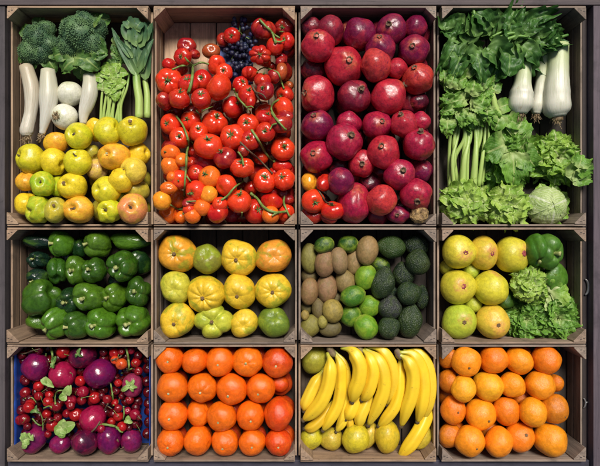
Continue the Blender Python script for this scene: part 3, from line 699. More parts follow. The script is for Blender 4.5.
# ---- crate: tomatoes -------------------------------------------------------------
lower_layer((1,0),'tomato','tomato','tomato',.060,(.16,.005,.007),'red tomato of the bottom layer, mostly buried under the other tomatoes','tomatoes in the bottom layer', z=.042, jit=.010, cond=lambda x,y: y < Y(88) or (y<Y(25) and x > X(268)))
TOM = """
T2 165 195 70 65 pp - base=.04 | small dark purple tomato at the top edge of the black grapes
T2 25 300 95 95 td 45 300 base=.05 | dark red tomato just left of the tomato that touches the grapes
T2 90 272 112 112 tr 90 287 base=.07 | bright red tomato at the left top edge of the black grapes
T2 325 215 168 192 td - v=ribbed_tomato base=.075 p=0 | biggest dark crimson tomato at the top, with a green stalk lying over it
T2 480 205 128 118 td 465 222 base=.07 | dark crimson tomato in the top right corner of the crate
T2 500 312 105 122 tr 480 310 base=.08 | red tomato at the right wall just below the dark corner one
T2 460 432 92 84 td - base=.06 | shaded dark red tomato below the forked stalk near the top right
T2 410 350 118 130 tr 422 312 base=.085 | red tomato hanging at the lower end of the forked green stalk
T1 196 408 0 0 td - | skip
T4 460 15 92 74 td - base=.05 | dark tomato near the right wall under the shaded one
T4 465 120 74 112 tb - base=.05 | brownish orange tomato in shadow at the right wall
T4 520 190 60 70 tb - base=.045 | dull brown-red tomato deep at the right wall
T4 410 165 92 98 td - base=.06 | dark red tomato behind the vine that runs to the right wall
T4 380 45 62 62 td - base=.06 | small dark tomato under the upper bend of the vine at right
T4 330 10 102 66 tr - base=.07 | red tomato half hidden just right of the ribbed pair below the grapes
T2 300 415 150 130 tr 302 427 v=ribbed_tomato base=.09 | squat ribbed red tomato on the lower right of the grapes
T4 225 105 118 118 tr - v=ribbed_tomato base=.09 | knobbly red tomato right under the squat ribbed one beside the grapes
T4 320 155 112 120 tr 330 100 base=.088 | glossy red tomato right of the knobbly one, calyx at its top
T4 160 202 112 122 tr 186 182 base=.08 | red tomato below the knobbly one, calyx turned right
T4 350 272 116 126 td 330 262 base=.075 | deep red tomato with a dried vine across it, right of centre
T4 210 268 132 150 tr 222 230 base=.095 | bright red oval tomato under a short pale stalk, left of the deep red one
T4 485 262 128 112 tr 450 282 base=.08 | red tomato at the right wall above the big orange-red one
T4 475 368 156 152 to 400 400 p=0 base=.095 | big glossy orange-red tomato at the right wall, a third of the way down
T4 245 362 64 82 tr - base=.07 | small red tomato behind the fork of a pale stalk
T4 335 397 132 122 to 356 412 base=.085 | orange-red tomato left of the big glossy one at the right wall
T4 95 355 146 152 tr 146 326 base=.085 | large red tomato in the middle with its calyx on the right side
T1 275 350 130 118 td 286 352 p=0 base=.07 | single dark red tomato topmost on the left, on the bare slats
T1 350 432 84 64 td - base=.05 | dark tomato in the gap between the two topmost groups at left
T3 150 42 112 94 tr - base=.065 | shaded red tomato at the left wall above the big one with green calyx
T3 240 85 112 92 td - base=.06 | dark red tomato right of the big one, crossed by a thin vine
T1 245 430 122 118 tr 240 436 base=.088 | red tomato at the top left with the vine starting beside it
T1 460 385 124 104 tb 470 380 p=0 base=.075 | dull orange-brown tomato on the bare slats near the top middle
T3 500 38 122 134 to 540 60 p=0 base=.095 | smooth orange-red tomato overlapping the dull orange-brown one
T3 130 165 182 186 to 132 176 base=.095 | big orange-red tomato pressed to the left wall, dark green calyx in its centre
T3 395 152 130 142 tr 392 144 base=.085 | red tomato with a large star-shaped calyx right of the thick stalk
T3 292 182 144 132 tr 285 150 base=.085 | red tomato under the lower end of the thick pale stalk
T3 570 122 112 116 to 573 120 base=.08 | orange-red tomato with a dark calyx at the lower left of the grapes
T3 515 207 176 182 to - base=.1 p=0 | very large smooth orange-red tomato left of the centre line
T3 135 338 102 132 td - base=.06 | dark red tomato at the left wall, behind the one with a small calyx
T3 247 320 138 146 tr 265 270 base=.08 | red tomato below the big one at left wall, small calyx at its top right
T3 385 290 136 148 tr 392 258 base=.085 | round bright red tomato left of the very large smooth one
T5 155 70 136 146 to 135 70 base=.085 | orange-red tomato at the left wall, pale calyx left of centre
T5 305 45 146 132 to 285 42 base=.085 | orange-red tomato right of the vine top, calyx left of centre
T5 485 60 176 168 to 515 20 base=.09 | large orange-red tomato just below the very large smooth one
T6 340 22 142 96 tr 372 0 base=.07 | red tomato above the star-calyx pair on the right half
T6 490 8 112 66 td - base=.05 | dark red tomato at the right wall below the big glossy one
T6 460 102 152 124 td - base=.065 | wide dark crimson tomato near the right wall behind a stalk end
T6 210 70 152 142 to 200 65 base=.09 | red tomato with a green calyx at the upper end of the long straight stalk
T6 375 262 76 80 td - base=.05 | dark tomato in the gap left of the round orange-red one at right wall
T6 350 155 126 132 tr 348 156 base=.08 | red tomato with a spiky star calyx on the right half
T6 240 215 128 132 tr 232 202 base=.08 | red tomato with a star calyx just left of the long stalk
T6 475 255 158 166 to 490 250 base=.095 | round smooth orange-red tomato at the right wall, halfway down
T6 200 300 92 74 td - base=.06 | dark red tomato deep under the long thin stalk
T6 305 320 104 104 to - base=.07 | orange-red tomato between the two long stalks
T5 365 130 122 142 to 370 100 base=.07 | orange-red tomato tucked above the large flat one with black calyx
T5 235 180 136 142 to 240 176 base=.08 | orange-red tomato left of the long vine, spiky calyx
T5 155 240 90 100 td - base=.05 | dark red tomato in the gap at the left wall above the orange ones
T5 320 270 74 84 tr - base=.06 | small red tomato right of the vine, under the orange-red pair
T5 310 362 94 84 tr 300 350 v=cherry_tomato base=.07 | small red cherry tomato with a dry star calyx right of the vine
T5 420 365 142 122 tm - base=.065 | dark magenta tomato under the large flat one with black calyx
T5 98 0 0 0 td - | skip
T6 98 165 166 172 to 85 157 base=.1 | large round orange-red tomato in the very middle, pale calyx dot
T5 440 236 200 178 to 445 184 base=.105 | largest flat orange-red tomato with a black spidery calyx
T6 55 340 152 152 td 30 292 base=.08 | dark red tomato with a bent dark calyx right of the magenta one
T5 155 285 132 112 tO 130 285 v=cherry_tomato base=.08 | orange cherry tomato, uppermost of those at the left wall
T5 150 385 122 132 tO - v=cherry_tomato base=.07 | plain deep orange cherry tomato at the left wall, second from the uppermost
T5 240 335 84 104 tO - v=cherry_tomato base=.075 | orange-red cherry tomato left of the vine, between the orange ones
T6 180 407 162 134 to 175 372 base=.09 | orange-red tomato with a green stalk standing on it, middle of the right half
T7 220 72 132 132 to 225 92 v=cherry_tomato base=.075 | orange-red cherry tomato with a calyx touching the vine on its left
T7 165 55 72 80 tO - v=cherry_tomato base=.07 | small orange cherry tomato squeezed left of the vine
T7 350 28 122 120 tr 350 18 v=cherry_tomato base=.08 | red cherry tomato right of the vine, a star calyx at its top
T7 465 66 142 152 tO 440 42 base=.085 | round orange tomato under the dark magenta one
T7 215 216 106 122 tO - v=cherry_tomato base=.065 | shaded orange cherry tomato just left of the lower vine
T7 145 136 122 88 tO 155 130 v=cherry_tomato base=.085 | orange cherry tomato at the left wall above the yellow one
T7 345 158 146 142 to 320 180 base=.09 | orange-red tomato right of the lower vine, pale calyx at lower left
T7 300 245 110 60 td - base=.05 | dark red tomato in the gap under the vine's lowest side branch
T7 465 195 114 118 ty 440 186 v=cherry_tomato base=.08 | golden yellow-orange cherry tomato right of the vine
T7 135 346 126 122 tO 145 325 v=cherry_tomato base=.075 | orange cherry tomato in the bottom left corner, calyx at its top
T7 90 236 126 132 ty - v=cherry_tomato base=.095 | plain yellow cherry tomato standing out at the left wall
T7 290 300 84 66 to - v=cherry_tomato base=.065 | small red-orange cherry tomato at the foot of the vine
T7 235 370 84 88 tO - v=cherry_tomato base=.075 | small orange cherry tomato on the bottom edge left of the vine foot
T7 320 366 114 108 tO - v=cherry_tomato base=.075 | orange cherry tomato on the bottom edge right of the vine foot
T7 390 280 118 122 tO - v=cherry_tomato base=.095 | smooth bright orange cherry tomato below the golden one
T8 390 165 84 64 tr - base=.07 | red tomato half hidden above the heart-shaped red one at lower right
T8 400 20 90 70 tr - base=.06 | red tomato behind the star-calyx tomato at lower right
T6 470 385 132 84 tr - base=.07 | red tomato under the round smooth one at the right wall
T8 65 130 142 152 to 20 160 p=0 base=.085 | orange-red tomato with a stalk across its lower side, lower middle
T8 230 140 94 112 tr 235 190 base=.075 p=0 | red tomato at the upper end of the curved thick stalk
T8 520 230 84 94 td - base=.055 | dark red tomato at the right wall behind the curling stalk
T8 90 370 112 122 tm - base=.055 | dark magenta tomato on the bottom edge, in the middle
T8 265 336 152 168 tr 300 322 base=.08 | red tomato on the bottom edge under the curved thick stalk
T8 335 82 156 168 to 340 50 base=.095 | orange-red tomato with a big star calyx, lower right
T8 485 75 142 152 to 470 52 base=.09 | orange-red tomato at the right wall, lower part, calyx in the centre
T8 390 235 138 128 tr - v=lumpy_tomato base=.085 | heart-shaped bright red tomato without calyx, lower right
T8 495 340 114 142 to - base=.075 | orange-red tomato in the bottom right corner of the crate
T8 380 370 122 116 tO 385 350 v=cherry_tomato base=.085 | small orange tomato on the bottom edge near the right corner
T8 150 240 168 160 to 155 180 base=.1 | big glossy orange-red tomato just above the bottom edge, calyx at its top
T7 505 346 146 146 tr 480 300 p=0 base=.085 | pear-shaped red tomato on the bottom edge, under an orange one
T7 525 258 102 102 to 522 238 base=.1 v=cherry_tomato | small orange-red tomato resting on the pear-shaped one
"""
V['lumpy_tomato'] = [lathe('tomato', M['tomato_skin'], sph(.92,.84), nz=.10, nsc=1.3, seed=211, lobes=2, lamp=.08)]
TOM = '\n'.join(l for l in TOM.strip().splitlines() if not l.endswith('| skip'))
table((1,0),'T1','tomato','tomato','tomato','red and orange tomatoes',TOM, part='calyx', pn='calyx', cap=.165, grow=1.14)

# ---- crate: pomegranates ---------------------------------------------------------
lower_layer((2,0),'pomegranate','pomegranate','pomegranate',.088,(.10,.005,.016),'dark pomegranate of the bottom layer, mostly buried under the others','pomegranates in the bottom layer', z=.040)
table((2,0),'C1','pomegranate','pomegranate','pomegranate','dark red pomegranates',"""
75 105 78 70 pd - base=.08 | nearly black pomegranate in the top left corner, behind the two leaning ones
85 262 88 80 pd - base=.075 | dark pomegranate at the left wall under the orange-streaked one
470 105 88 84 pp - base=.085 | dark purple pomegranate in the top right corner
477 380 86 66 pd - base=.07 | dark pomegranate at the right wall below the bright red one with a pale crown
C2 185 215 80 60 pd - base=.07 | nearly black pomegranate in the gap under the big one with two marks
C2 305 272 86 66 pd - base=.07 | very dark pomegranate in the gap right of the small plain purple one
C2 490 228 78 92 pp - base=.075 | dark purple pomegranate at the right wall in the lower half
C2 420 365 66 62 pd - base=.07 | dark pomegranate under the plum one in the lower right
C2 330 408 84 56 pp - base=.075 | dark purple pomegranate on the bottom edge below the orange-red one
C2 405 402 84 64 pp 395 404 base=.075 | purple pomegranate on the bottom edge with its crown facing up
150 117 102 112 pm - | dull pink-brown pomegranate at the top left, leaning behind the one with a round crown
105 172 118 116 pR 98 155 | orange-streaked pomegranate at the left wall, round crown above its centre
262 130 112 120 pp - | plain purple pomegranate, middle of the top row
380 112 110 112 pp 362 110 | dark purple pomegranate in the top row with a crown left of centre
335 192 106 96 pp 326 165 | purple pomegranate behind the plain orange-red one, second row
463 190 116 106 pp 448 190 | purple pomegranate at the right wall with a small pale crown
200 248 136 138 pR 215 246 | big crimson and tan pomegranate left of centre, dark crown in the middle
322 245 108 118 po - | plain orange-red pomegranate without a visible crown, upper middle
400 258 74 76 pR - | small red pomegranate right of the plain orange-red one
480 295 110 112 po 458 268 | light red pomegranate at the right wall with a tan crown at its top left
103 355 120 132 pR 60 360 | light crimson pomegranate at the left wall, crown turned to the wall
240 362 122 118 pm 262 348 | blotchy dark crimson pomegranate with brown scars in the middle left
370 363 130 130 pR 428 322 | large bright red pomegranate with its crown sticking out to the upper right
C2 102 60 120 106 pp 87 33 | dark crimson pomegranate at the left wall, pale small crown at its top
C2 222 50 96 82 pr - | small deep red pomegranate above the big one with two marks
C2 490 42 68 78 pr - | narrow deep red pomegranate at the right wall, behind the flat crowned one
C2 325 58 104 106 pr 337 52 | crimson pomegranate with a wide dark crown, centre of the crate
C2 422 58 94 98 pR 405 28 | streaked red pomegranate with a flat tan crown at its top edge
C2 100 175 116 110 pr 85 170 | crimson pomegranate at the left wall with a whitish crown in its middle
C2 268 200 96 102 pR 265 208 | orange-tinged pomegranate with a small crown below the middle
C2 483 130 112 118 pr 482 85 | crimson pomegranate at the right wall, crown at its very top
C2 200 120 130 130 pr 224 104 | biggest crimson pomegranate left of centre, with a dark round crown
C2 350 160 118 122 pR 335 144 | rosy red pomegranate with a light rim round its crown, right of centre
C2 410 243 112 110 pr 415 232 | deep red pomegranate with a black crown, right half near the bottom
C2 240 355 126 146 pr 250 312 p=0 | large deep pink-red pomegranate in the lower middle with a hollow on top
C2 190 268 98 98 pp - | plain round purple pomegranate above the tomatoes
C2 343 338 106 110 po - | plain orange-red pomegranate near the bottom, without a crown
C2 470 315 118 112 pr 468 346 | plum red pomegranate near the bottom right with a star-like pale crown
""", part='pom_crown', pn='crown', base=.10, cap=.17)
table((2,0),'C2','tomato','tomato','tomato','red and orange tomatoes',"""
85 402 82 66 td 85 390 | dark red tomato in the bottom left corner of the pomegranate crate
145 400 70 50 td - | dark red tomato on the bottom edge of the pomegranate crate
128 272 54 80 tr - | narrow red tomato beside the yellow-orange one in the pomegranate crate
73 270 62 70 ty - | yellow-orange tomato at the left wall of the pomegranate crate
160 378 86 68 tr 155 352 | red tomato under the vine end in the pomegranate crate
88 342 86 86 to 96 352 | orange-red tomato with a green calyx in the pomegranate crate
""", part='calyx', pn='calyx', base=.085, cap=.15)
table((2,0),'C2','onion','rotten','onion',None,"""
485 400 62 66 ru 485 400 | small dark brown shrivelled onion in the bottom right corner of the pomegranate crate
""", base=.09)

# ---- crate: green peppers -----------------------------------------------------
table((0,1),'E','pepper','bell','pepper','green bell peppers',"""
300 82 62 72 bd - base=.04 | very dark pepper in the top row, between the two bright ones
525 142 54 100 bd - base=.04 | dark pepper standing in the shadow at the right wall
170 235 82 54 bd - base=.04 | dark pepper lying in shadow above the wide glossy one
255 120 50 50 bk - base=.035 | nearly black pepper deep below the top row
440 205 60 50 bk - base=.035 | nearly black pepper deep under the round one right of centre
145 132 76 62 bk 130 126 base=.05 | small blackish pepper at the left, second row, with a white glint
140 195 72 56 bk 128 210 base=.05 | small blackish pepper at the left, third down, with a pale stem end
230 70 76 92 bG 205 66 | glossy green pepper in the top row with its stem on the left side
365 72 96 92 bG 326 70 | glossy green pepper in the top row with a yellowish crooked stem
215 172 70 96 bg 225 205 p=0 | oval green pepper in the second row, its stem end downwards
288 170 76 102 bG 286 166 | tall leaning pepper in the second row with a tan stem in its middle
362 168 86 82 bg 355 164 | squat pepper in the second row with a light green knobby stem
460 155 102 106 bg 450 160 | large dark lobed pepper in the second row near the right
155 275 126 120 bg - p=0 | biggest glossy pepper lying on its side at the left wall
262 285 88 92 bd 258 290 | dark crumpled pepper left of the bright kidney-shaped one
430 270 80 96 bG 410 268 | green pepper right of centre with a brown dried stem scar
518 250 86 102 bg 520 246 | dark green pepper at the right wall with a curled stem
333 268 112 98 bG 322 271 | bright kidney-shaped pepper in the very middle of the crate
212 370 86 112 bG 186 392 | slanting green pepper in the bottom row, stem at its lower left
288 376 86 96 bg 258 380 | dark green pepper in the bottom row, stem at its left edge
385 368 104 108 bG 376 370 | green pepper in the bottom row with a ring-shaped hollow round its stem
500 358 114 110 bG 495 366 | large bright green pepper in the bottom right corner
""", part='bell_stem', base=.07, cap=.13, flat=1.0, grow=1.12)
for (x,y,w,h,c,ang,lb) in ((145,62,112,52,'bk',178,'long blackish green pepper lying in the top left corner'),(487,60,136,60,'bG',178,'long bright green pepper lying in the top right corner'),(135,362,78,52,'bG',160,'long thin green pepper poking out at the left of the bottom row')):
    px,py = PX('E',x,y); put((0,1),'pepper','long_pepper',px,py,w/3.75,h/3.75,C[c],lb,'pepper','green bell peppers',ang=ang,base=.06,cap=.12)

# ---- crate: big ribbed tomatoes ---------------------------------------------
table((1,1),'F','tomato','heirloom','tomato','big ribbed tomatoes',"""
123 107 136 134 ho 118 106 idx=0 | orange-yellow ribbed tomato in the top left corner, dark star hollow
233 126 106 118 hg 232 100 p=0 idx=1 | olive green ribbed tomato with a whitish patch, second in the top row
354 120 132 138 hy 343 132 idx=3 | yellow ribbed tomato with deep folds, third in the top row
482 118 126 130 hO 486 118 idx=1 p=0 | smooth orange tomato in the top right corner
117 233 118 116 hl 118 242 p=0 idx=1 | yellow-green smooth tomato at the left wall, middle row
352 250 128 126 hy 348 268 idx=1 | yellow tomato in the middle row with a small low eye
480 245 126 126 hy 480 248 idx=0 | deep yellow tomato at the right wall with a dark crack beside its stem
122 357 130 130 hy 116 368 idx=1 | lemon yellow tomato in the bottom left corner
260 365 146 128 hl 256 362 v=heirloom_lobed | lobed green and yellow tomato in the bottom row
372 368 106 102 hy 372 375 p=0 idx=1 | small golden tomato in the bottom row, third from the left
484 362 120 112 hG 480 330 p=0 idx=1 | dark green tomato with a yellow patch in the bottom right corner
228 262 134 142 hy 222 272 idx=2 | creased yellow tomato with a green lower edge, resting over the lobed one
""", part='brown_eye', pn='stem_scar', partscale=.82, base=.066, cap=.12, flat=.88, grow=1.03)

# ---- crate: kiwis, limes, avocados -----------------------------------------------
def ovals(key, crop, name, var, cat, group, rows, part=None, pn='stem', **kw):
    r = random.Random(hash_str(name))
    for line in rows.strip().splitlines():
        a, label = line.split('|'); t = a.split(); x,y,w,h = map(float,t[:4]); ang = float(t[5]); opt=dict(kw)
        for q in t[6:]: k_,v_=q.split('='); opt[k_]=float(v_)
        px,py = PX(crop,x,y); sc=CROP[crop][2]; am = math.radians(ang)
        put(key,name,var,px,py,w/sc,h/sc,tuple(v*r.uniform(.9,1.1) for v in C[t[4]]),label.strip(),cat,group,ang=ang,rnd=r,part=part,partname=pn,**opt)
ovals((2,1),'G','kiwi','kiwi','kiwi','brown kiwis',"""
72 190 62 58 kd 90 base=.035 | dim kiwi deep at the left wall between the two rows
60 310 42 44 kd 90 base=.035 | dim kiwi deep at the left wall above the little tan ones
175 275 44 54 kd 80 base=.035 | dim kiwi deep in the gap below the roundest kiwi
68 124 60 100 kg 92 | olive kiwi standing along the left wall in the top row
130 143 68 92 kb 85 | brown kiwi in the top group, second from the left wall
184 133 62 90 kb 98 | pinkish brown kiwi in the top group, third from the left wall
241 135 56 90 kb 85 | narrow brown kiwi in the top group, left of the tallest one
290 95 74 100 kb 80 | tallest grey-brown kiwi, right end of the top group
72 248 60 92 kb 84 | brown kiwi at the left wall in the middle row
138 237 70 96 kb 92 | large brown kiwi in the middle row, second from the left wall
208 213 70 84 kb 100 | roundest brown kiwi, right end of the middle row
107 315 46 76 kd 95 | narrow dark kiwi in the lower row, behind the yellowish one
152 388 74 54 kd 10 | dark kiwi lying flat on the bottom edge
160 322 70 80 ky 100 | yellowish smooth kiwi in the lower row
73 378 66 78 kg 60 | olive green kiwi in the bottom left corner
""", base=.062, cap=.12, grow=1.12, part='kiwi_nub', pn='stem_scar')
ovals((2,1),'G','kiwi','kiwi','kiwi','brown kiwis',"""
52 338 30 36 ky 90 | tiny tan kiwi at the left wall above the corner
122 363 36 46 ky 90 | tiny golden kiwi resting between the two lowest ones
""", base=.075, cap=.125)
ovals((2,1),'G','lime','lime','lime','green limes',"""
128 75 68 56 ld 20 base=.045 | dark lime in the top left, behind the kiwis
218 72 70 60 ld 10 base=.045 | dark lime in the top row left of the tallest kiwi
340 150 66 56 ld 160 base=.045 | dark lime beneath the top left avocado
284 195 74 86 lG 70 | bright green lime, uppermost of the bright ones
236 266 86 68 lg 15 | green lime lying left of the one with a star-shaped end
298 303 74 72 lG 60 | lightest green lime with a star-shaped stem end
228 340 72 74 lg 30 | round mid green lime left of centre near the bottom
285 383 80 84 lG 120 | green lime on the bottom edge of the crate
""", base=.065, cap=.12, grow=1.12)
ovals((2,1),'G','avocado','avocado','avocado','dark avocados',"""
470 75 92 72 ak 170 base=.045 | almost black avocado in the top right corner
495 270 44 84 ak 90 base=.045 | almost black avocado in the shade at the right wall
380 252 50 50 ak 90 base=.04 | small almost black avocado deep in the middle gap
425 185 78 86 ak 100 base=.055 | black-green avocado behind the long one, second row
378 82 98 80 aG 170 | smooth green avocado at the top, right of the tallest kiwi
480 138 82 90 ad 80 | dark round avocado at the right wall in the second row
348 215 80 112 ad 75 | long dark avocado leaning in the middle
447 255 86 80 ad 20 | speckled dark avocado right of the long leaning one
374 308 84 82 ap 90 | greyish avocado below the long leaning one
372 385 76 78 ad 40 | round green-black avocado on the bottom edge
450 358 84 122 ad 84 | biggest bumpy avocado in the lower right
""", base=.068, cap=.125, grow=1.12)

# ---- crate: tangerines ----------------------------------------------------------
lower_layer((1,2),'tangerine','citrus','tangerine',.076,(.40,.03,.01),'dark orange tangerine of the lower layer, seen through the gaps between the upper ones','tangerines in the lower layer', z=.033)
table((1,2),'J','tangerine','citrus','tangerine','glossy tangerines',"""
500 160 66 66 cR - base=.07 | dark red-orange tangerine sunk in the gap at the right wall
92 70 98 98 c1 93 72 | tangerine in the top row, leftmost, in the corner of the crate
184 76 96 102 c1 - | tangerine in the top row, second from the left, without a stem button
277 78 102 112 c1 275 84 | tangerine in the top row, third from the left, stem button low
380 78 110 112 c0 376 76 idx=4 | tangerine in the top row, fourth from the left, with a creased dark hollow
490 82 108 112 cR 485 88 | red-orange tangerine in the top right corner of the crate
102 173 114 110 c1 95 190 | large tangerine in the second row, leftmost
213 176 104 108 c1 211 186 | tangerine in the second row, second from the left
320 182 112 116 c1 310 200 | largest tangerine, third from the left in the second row
428 178 106 110 c1 420 192 | tangerine in the second row, rightmost
102 278 110 106 c1 98 279 | tangerine in the third row, leftmost
198 272 84 94 c1 - base=.08 | small tangerine in the third row, second from the left, without a button
284 283 110 110 c1 275 293 | tangerine in the third row, middle one
390 280 102 106 c1 396 289 | tangerine in the third row, fourth from the left
493 272 108 120 cR - | tall red-orange tangerine at the right end of the third row
95 378 98 98 c1 92 386 | tangerine in the bottom row, in the left corner
195 370 102 106 c0 - | tangerine in the bottom row, second from the left, pitted and without a button
295 383 102 98 c1 291 396 | tangerine in the bottom row, middle one, button near its lower edge
397 380 96 96 c1 399 386 | tangerine in the bottom row, fourth from the left
494 378 98 96 cR 495 384 | tangerine in the bottom right corner of the crate
""", part='button', pn='stem_button', base=.094, cap=.14, flat=.88, grow=1.03)

# ---- crate: oranges ------------------------------------------------------------
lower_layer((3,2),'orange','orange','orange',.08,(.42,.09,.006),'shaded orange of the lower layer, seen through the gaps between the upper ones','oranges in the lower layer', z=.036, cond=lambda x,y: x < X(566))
table((3,2),'L','orange','orange','orange','ripe oranges',"""
58 62 58 90 od - base=.085 | shaded orange at the left wall, top row, behind its neighbour
64 146 64 92 od - base=.085 | shaded orange at the left wall, second row, behind the small yellow one
440 152 52 78 od - base=.07 | dark orange near the right wall, behind the second row
70 336 76 88 od - base=.085 | shaded orange at the left wall above the bottom row
128 72 104 104 oo 125 84 | orange in the top row, the first of the fully lit ones
225 68 102 96 or_ - | red-orange fruit, second of the fully lit ones in the top row
313 72 98 96 oo - | smooth orange in the top row, third of the fully lit ones
410 68 100 98 or_ 428 70 | orange in the top right with a dark navel on its right side
290 158 88 90 oo 303 160 p=brown_eye | orange with a dark puckered hollow in the middle of the second row
118 170 84 94 oy - | small yellow-orange fruit in the second row, left
205 162 102 104 oy 238 166 | lightest yellow-orange fruit in the second row, with a dot at its right edge
387 158 104 98 oo - | orange at the right end of the second row
82 245 86 102 or_ 88 242 | orange at the left wall in the third row, small dark navel
438 242 96 106 od 460 262 | deep orange at the right wall with a navel at its lower right
270 250 90 110 or_ - base=.09 | orange in the middle of the third row, without a button
178 262 110 106 oo 195 272 | bright orange in the third row with a dark button right of centre
362 255 102 100 oo - | smooth light orange in the third row, right of the middle
317 342 98 104 or_ 325 318 p=brown_eye | creased orange with a split top, bottom row, third from the left wall
140 355 104 106 oo 152 368 | orange in the bottom row, leftmost of the bright ones, with a button
242 358 104 106 oo - | smooth orange in the bottom row, second of the bright ones
424 350 114 112 oo 420 372 p=0 | biggest orange at the right end of the bottom row, beside the corner post
""", part='orange_button', pn='navel', base=.096, cap=.155, grow=1.02)

# ---- crate: pomelos (greens follow) ---------------------------------------------
table((3,1),'H','pomelo','pomelo','pomelo','yellow pomelos',"""
152 280 64 62 pg - p=0 base=.045 | small dull pomelo deep between the second and third rows
145 160 60 60 pg - p=0 base=.045 | dull pomelo deep between the first and second rows
58 150 50 60 pg - p=0 base=.045 | dull pomelo deep at the left wall below the first row
188 97 98 122 pO 205 98 | orange-tinged pomelo, middle one of the first row, large pink eye
98 95 120 118 py 110 98 | yellow pomelo in the top left corner with a small pink eye
288 104 120 130 py 317 97 | yellow pomelo at the right of the first row, pink eye at its right
98 217 122 126 py 102 210 | yellow pomelo at the left wall in the second row with a pink eye
214 222 122 130 py - | smooth yellow pomelo with no eye, right of the second row
103 342 122 122 pg 107 337 p=brown_eye | greenish speckled pomelo in the bottom left corner with a dark eye
221 345 118 118 pO 225 350 p=brown_eye | golden pomelo in the bottom row with a wide brown eye
""", part='pink_eye', pn='blossom_eye', base=.072, cap=.13, flat=.95, grow=1.0)
table((3,1),'H','pepper','dull_bell','pepper','green bell peppers',"""
258 262 76 84 bg - base=.042 fix=1 p=0 | dark green pepper in the gap between the smooth pomelo and the lettuce
372 90 70 120 lg 376 142 base=.075 | green pepper right of the pomelos, pointing down beside its glossy twin
412 94 98 120 lg 428 103 | glossy green pepper with a curved dark stem, beside the pomelos
438 196 74 124 lg - p=0 fix=1 base=.055 | dark green pepper leaning at the right, behind the pale lettuce
""", part='bell_stem', base=.085, cap=.14)

# ---- crate: bananas and mangoes -------------------------------------------------
ovals((2,2),'K','mango','mango','mango','yellow mangoes',"""
88 72 96 106 mg 250 | green mango in the top left corner of the banana crate
290 352 66 96 mo 250 | mango behind the broad one in the bottom row, partly hidden by bananas
72 375 76 86 my 250 | yellow mango in the bottom left corner of the crate
153 372 82 78 mo 200 | rounded mango, second in the bottom row, with a pinkish side
243 365 94 106 my 235 | broad yellow mango, third in the bottom row
358 372 88 116 my 265 | tall yellow mango under the banana tips, fourth in the bottom row
485 362 72 92 mo 240 | mango at the right, behind the single banana that points down left
""", base=.052, cap=.12)
def banana_mesh(path, rpx, zs, seed, loc0):
    r = random.Random(seed); n = 26
    pts = spline([Vector((x,y,z)) for (x,y),z in zip(path, zs)], n); out=[]
    for p in pts:
        px,py = PX('K', p.x, p.y); out.append(W(px,py,p.z)-loc0)
    R = rpx/3.7*k_at(.11)
    def rad(t):
        a = min(1, max(0,(t-.05)/.24)); a = a*a*(3-2*a); b_ = min(1, max(0,(1-t)/.30)); b_ = b_*(2-b_) 
        return R*.97*(.27+.73*a)*(.26+.74*b_) 
    mb = MB(); mb.tube(out, rad, 25, ridge=.075, phase=r.uniform(0,1.2)); me = mb.mesh('banana', M['banana_skin'])
    tb = MB(); d = (out[-1]-out[-2]).normalized(); e = out[-1]-d*.0015
    tb.tube([e-d*.002, e+d*.002, e+d*.006, e+d*.008], [R*.30, R*.36, R*.33, R*.2], 8, ridge=.1)
    return me, tb.mesh('tip', M['banana_tip'])
def banana(path, rpx, zs, seed, color, parent=None, label=None, group=None):
    r = random.Random(seed)
    if parent: loc0 = parent.location.copy()
    else:
        px,py = PX('K',*path[0]); loc0 = W(px,py,zs[0])
    me, tip = banana_mesh(path, rpx, zs, seed, loc0)
    o = obj('banana', me, parent, None if parent else loc0, color)
    obj('tip', tip, o)
    if not parent: tag(o, label, 'banana', group)
    return o
BY=(.84,.56,.022); BG=(.76,.54,.03); BD=(.66,.42,.02)
def bunch(cx, cy, z, label, rows, crown=True, cr=16):
    px,py = PX('K',cx,cy); e = empty('banana_bunch', W(px,py,z)); tag(e, label, 'bananas', 'banana bunches')
    mb = MB(); R = cr/3.7*k_at(.12)
    mb.tube(spline([Vector((-.4*R,.9*R,.2*R)),Vector((0,0,0)),Vector((.5*R,-.9*R,-.2*R)),Vector((1.1*R,-1.3*R,-.5*R))],7), [R*.5,R*.75,R*.8,R*.85,R*.8,R*.7,R*.4], 9, ridge=.12)
    obj('crown', mb.mesh('crown', M['banana_crown']), e)
    for i,(path,rp,zs,c) in enumerate(rows): banana(path, rp, zs, int(cx*7+i), c, e)
    return e
banana([(128,105),(92,165),(64,225),(52,262)],24,[.075,.085,.09,.085],901,BG,None,'short banana at the left wall, below the green mango','single bananas')
banana([(175,205),(130,275),(88,318),(54,328)],20,[.07,.08,.085,.075],902,BD,None,'shaded banana at the left, its tip below that of the long curved one','single bananas')
banana([(236,165),(238,220),(225,262),(206,292)],25,[.075,.085,.09,.085],903,BY,None,'short banana pointing down left, just under the one with a large dark tip','single bananas')
banana([(300,175),(285,230),(262,280),(255,322)],23,[.07,.085,.09,.08],904,BG,None,'banana in the middle, under the two long ones, tip near the broad mango','single bananas')
banana([(215,215),(212,260),(222,300),(222,342)],15,[.06,.065,.075,.07],905,BD,None,'small thin banana end pointing straight down above the broad mango','single bananas')
banana([(200,200),(205,250),(196,300),(172,338)],17,[.06,.07,.078,.075],906,BG,None,'thin banana whose tip shows left of the small straight one','single bananas')
banana([(512,222),(500,290),(458,368),(404,432)],27,[.055,.075,.09,.078],907,BY,None,'single banana pointing down left over the front edge of the crate','single bananas')
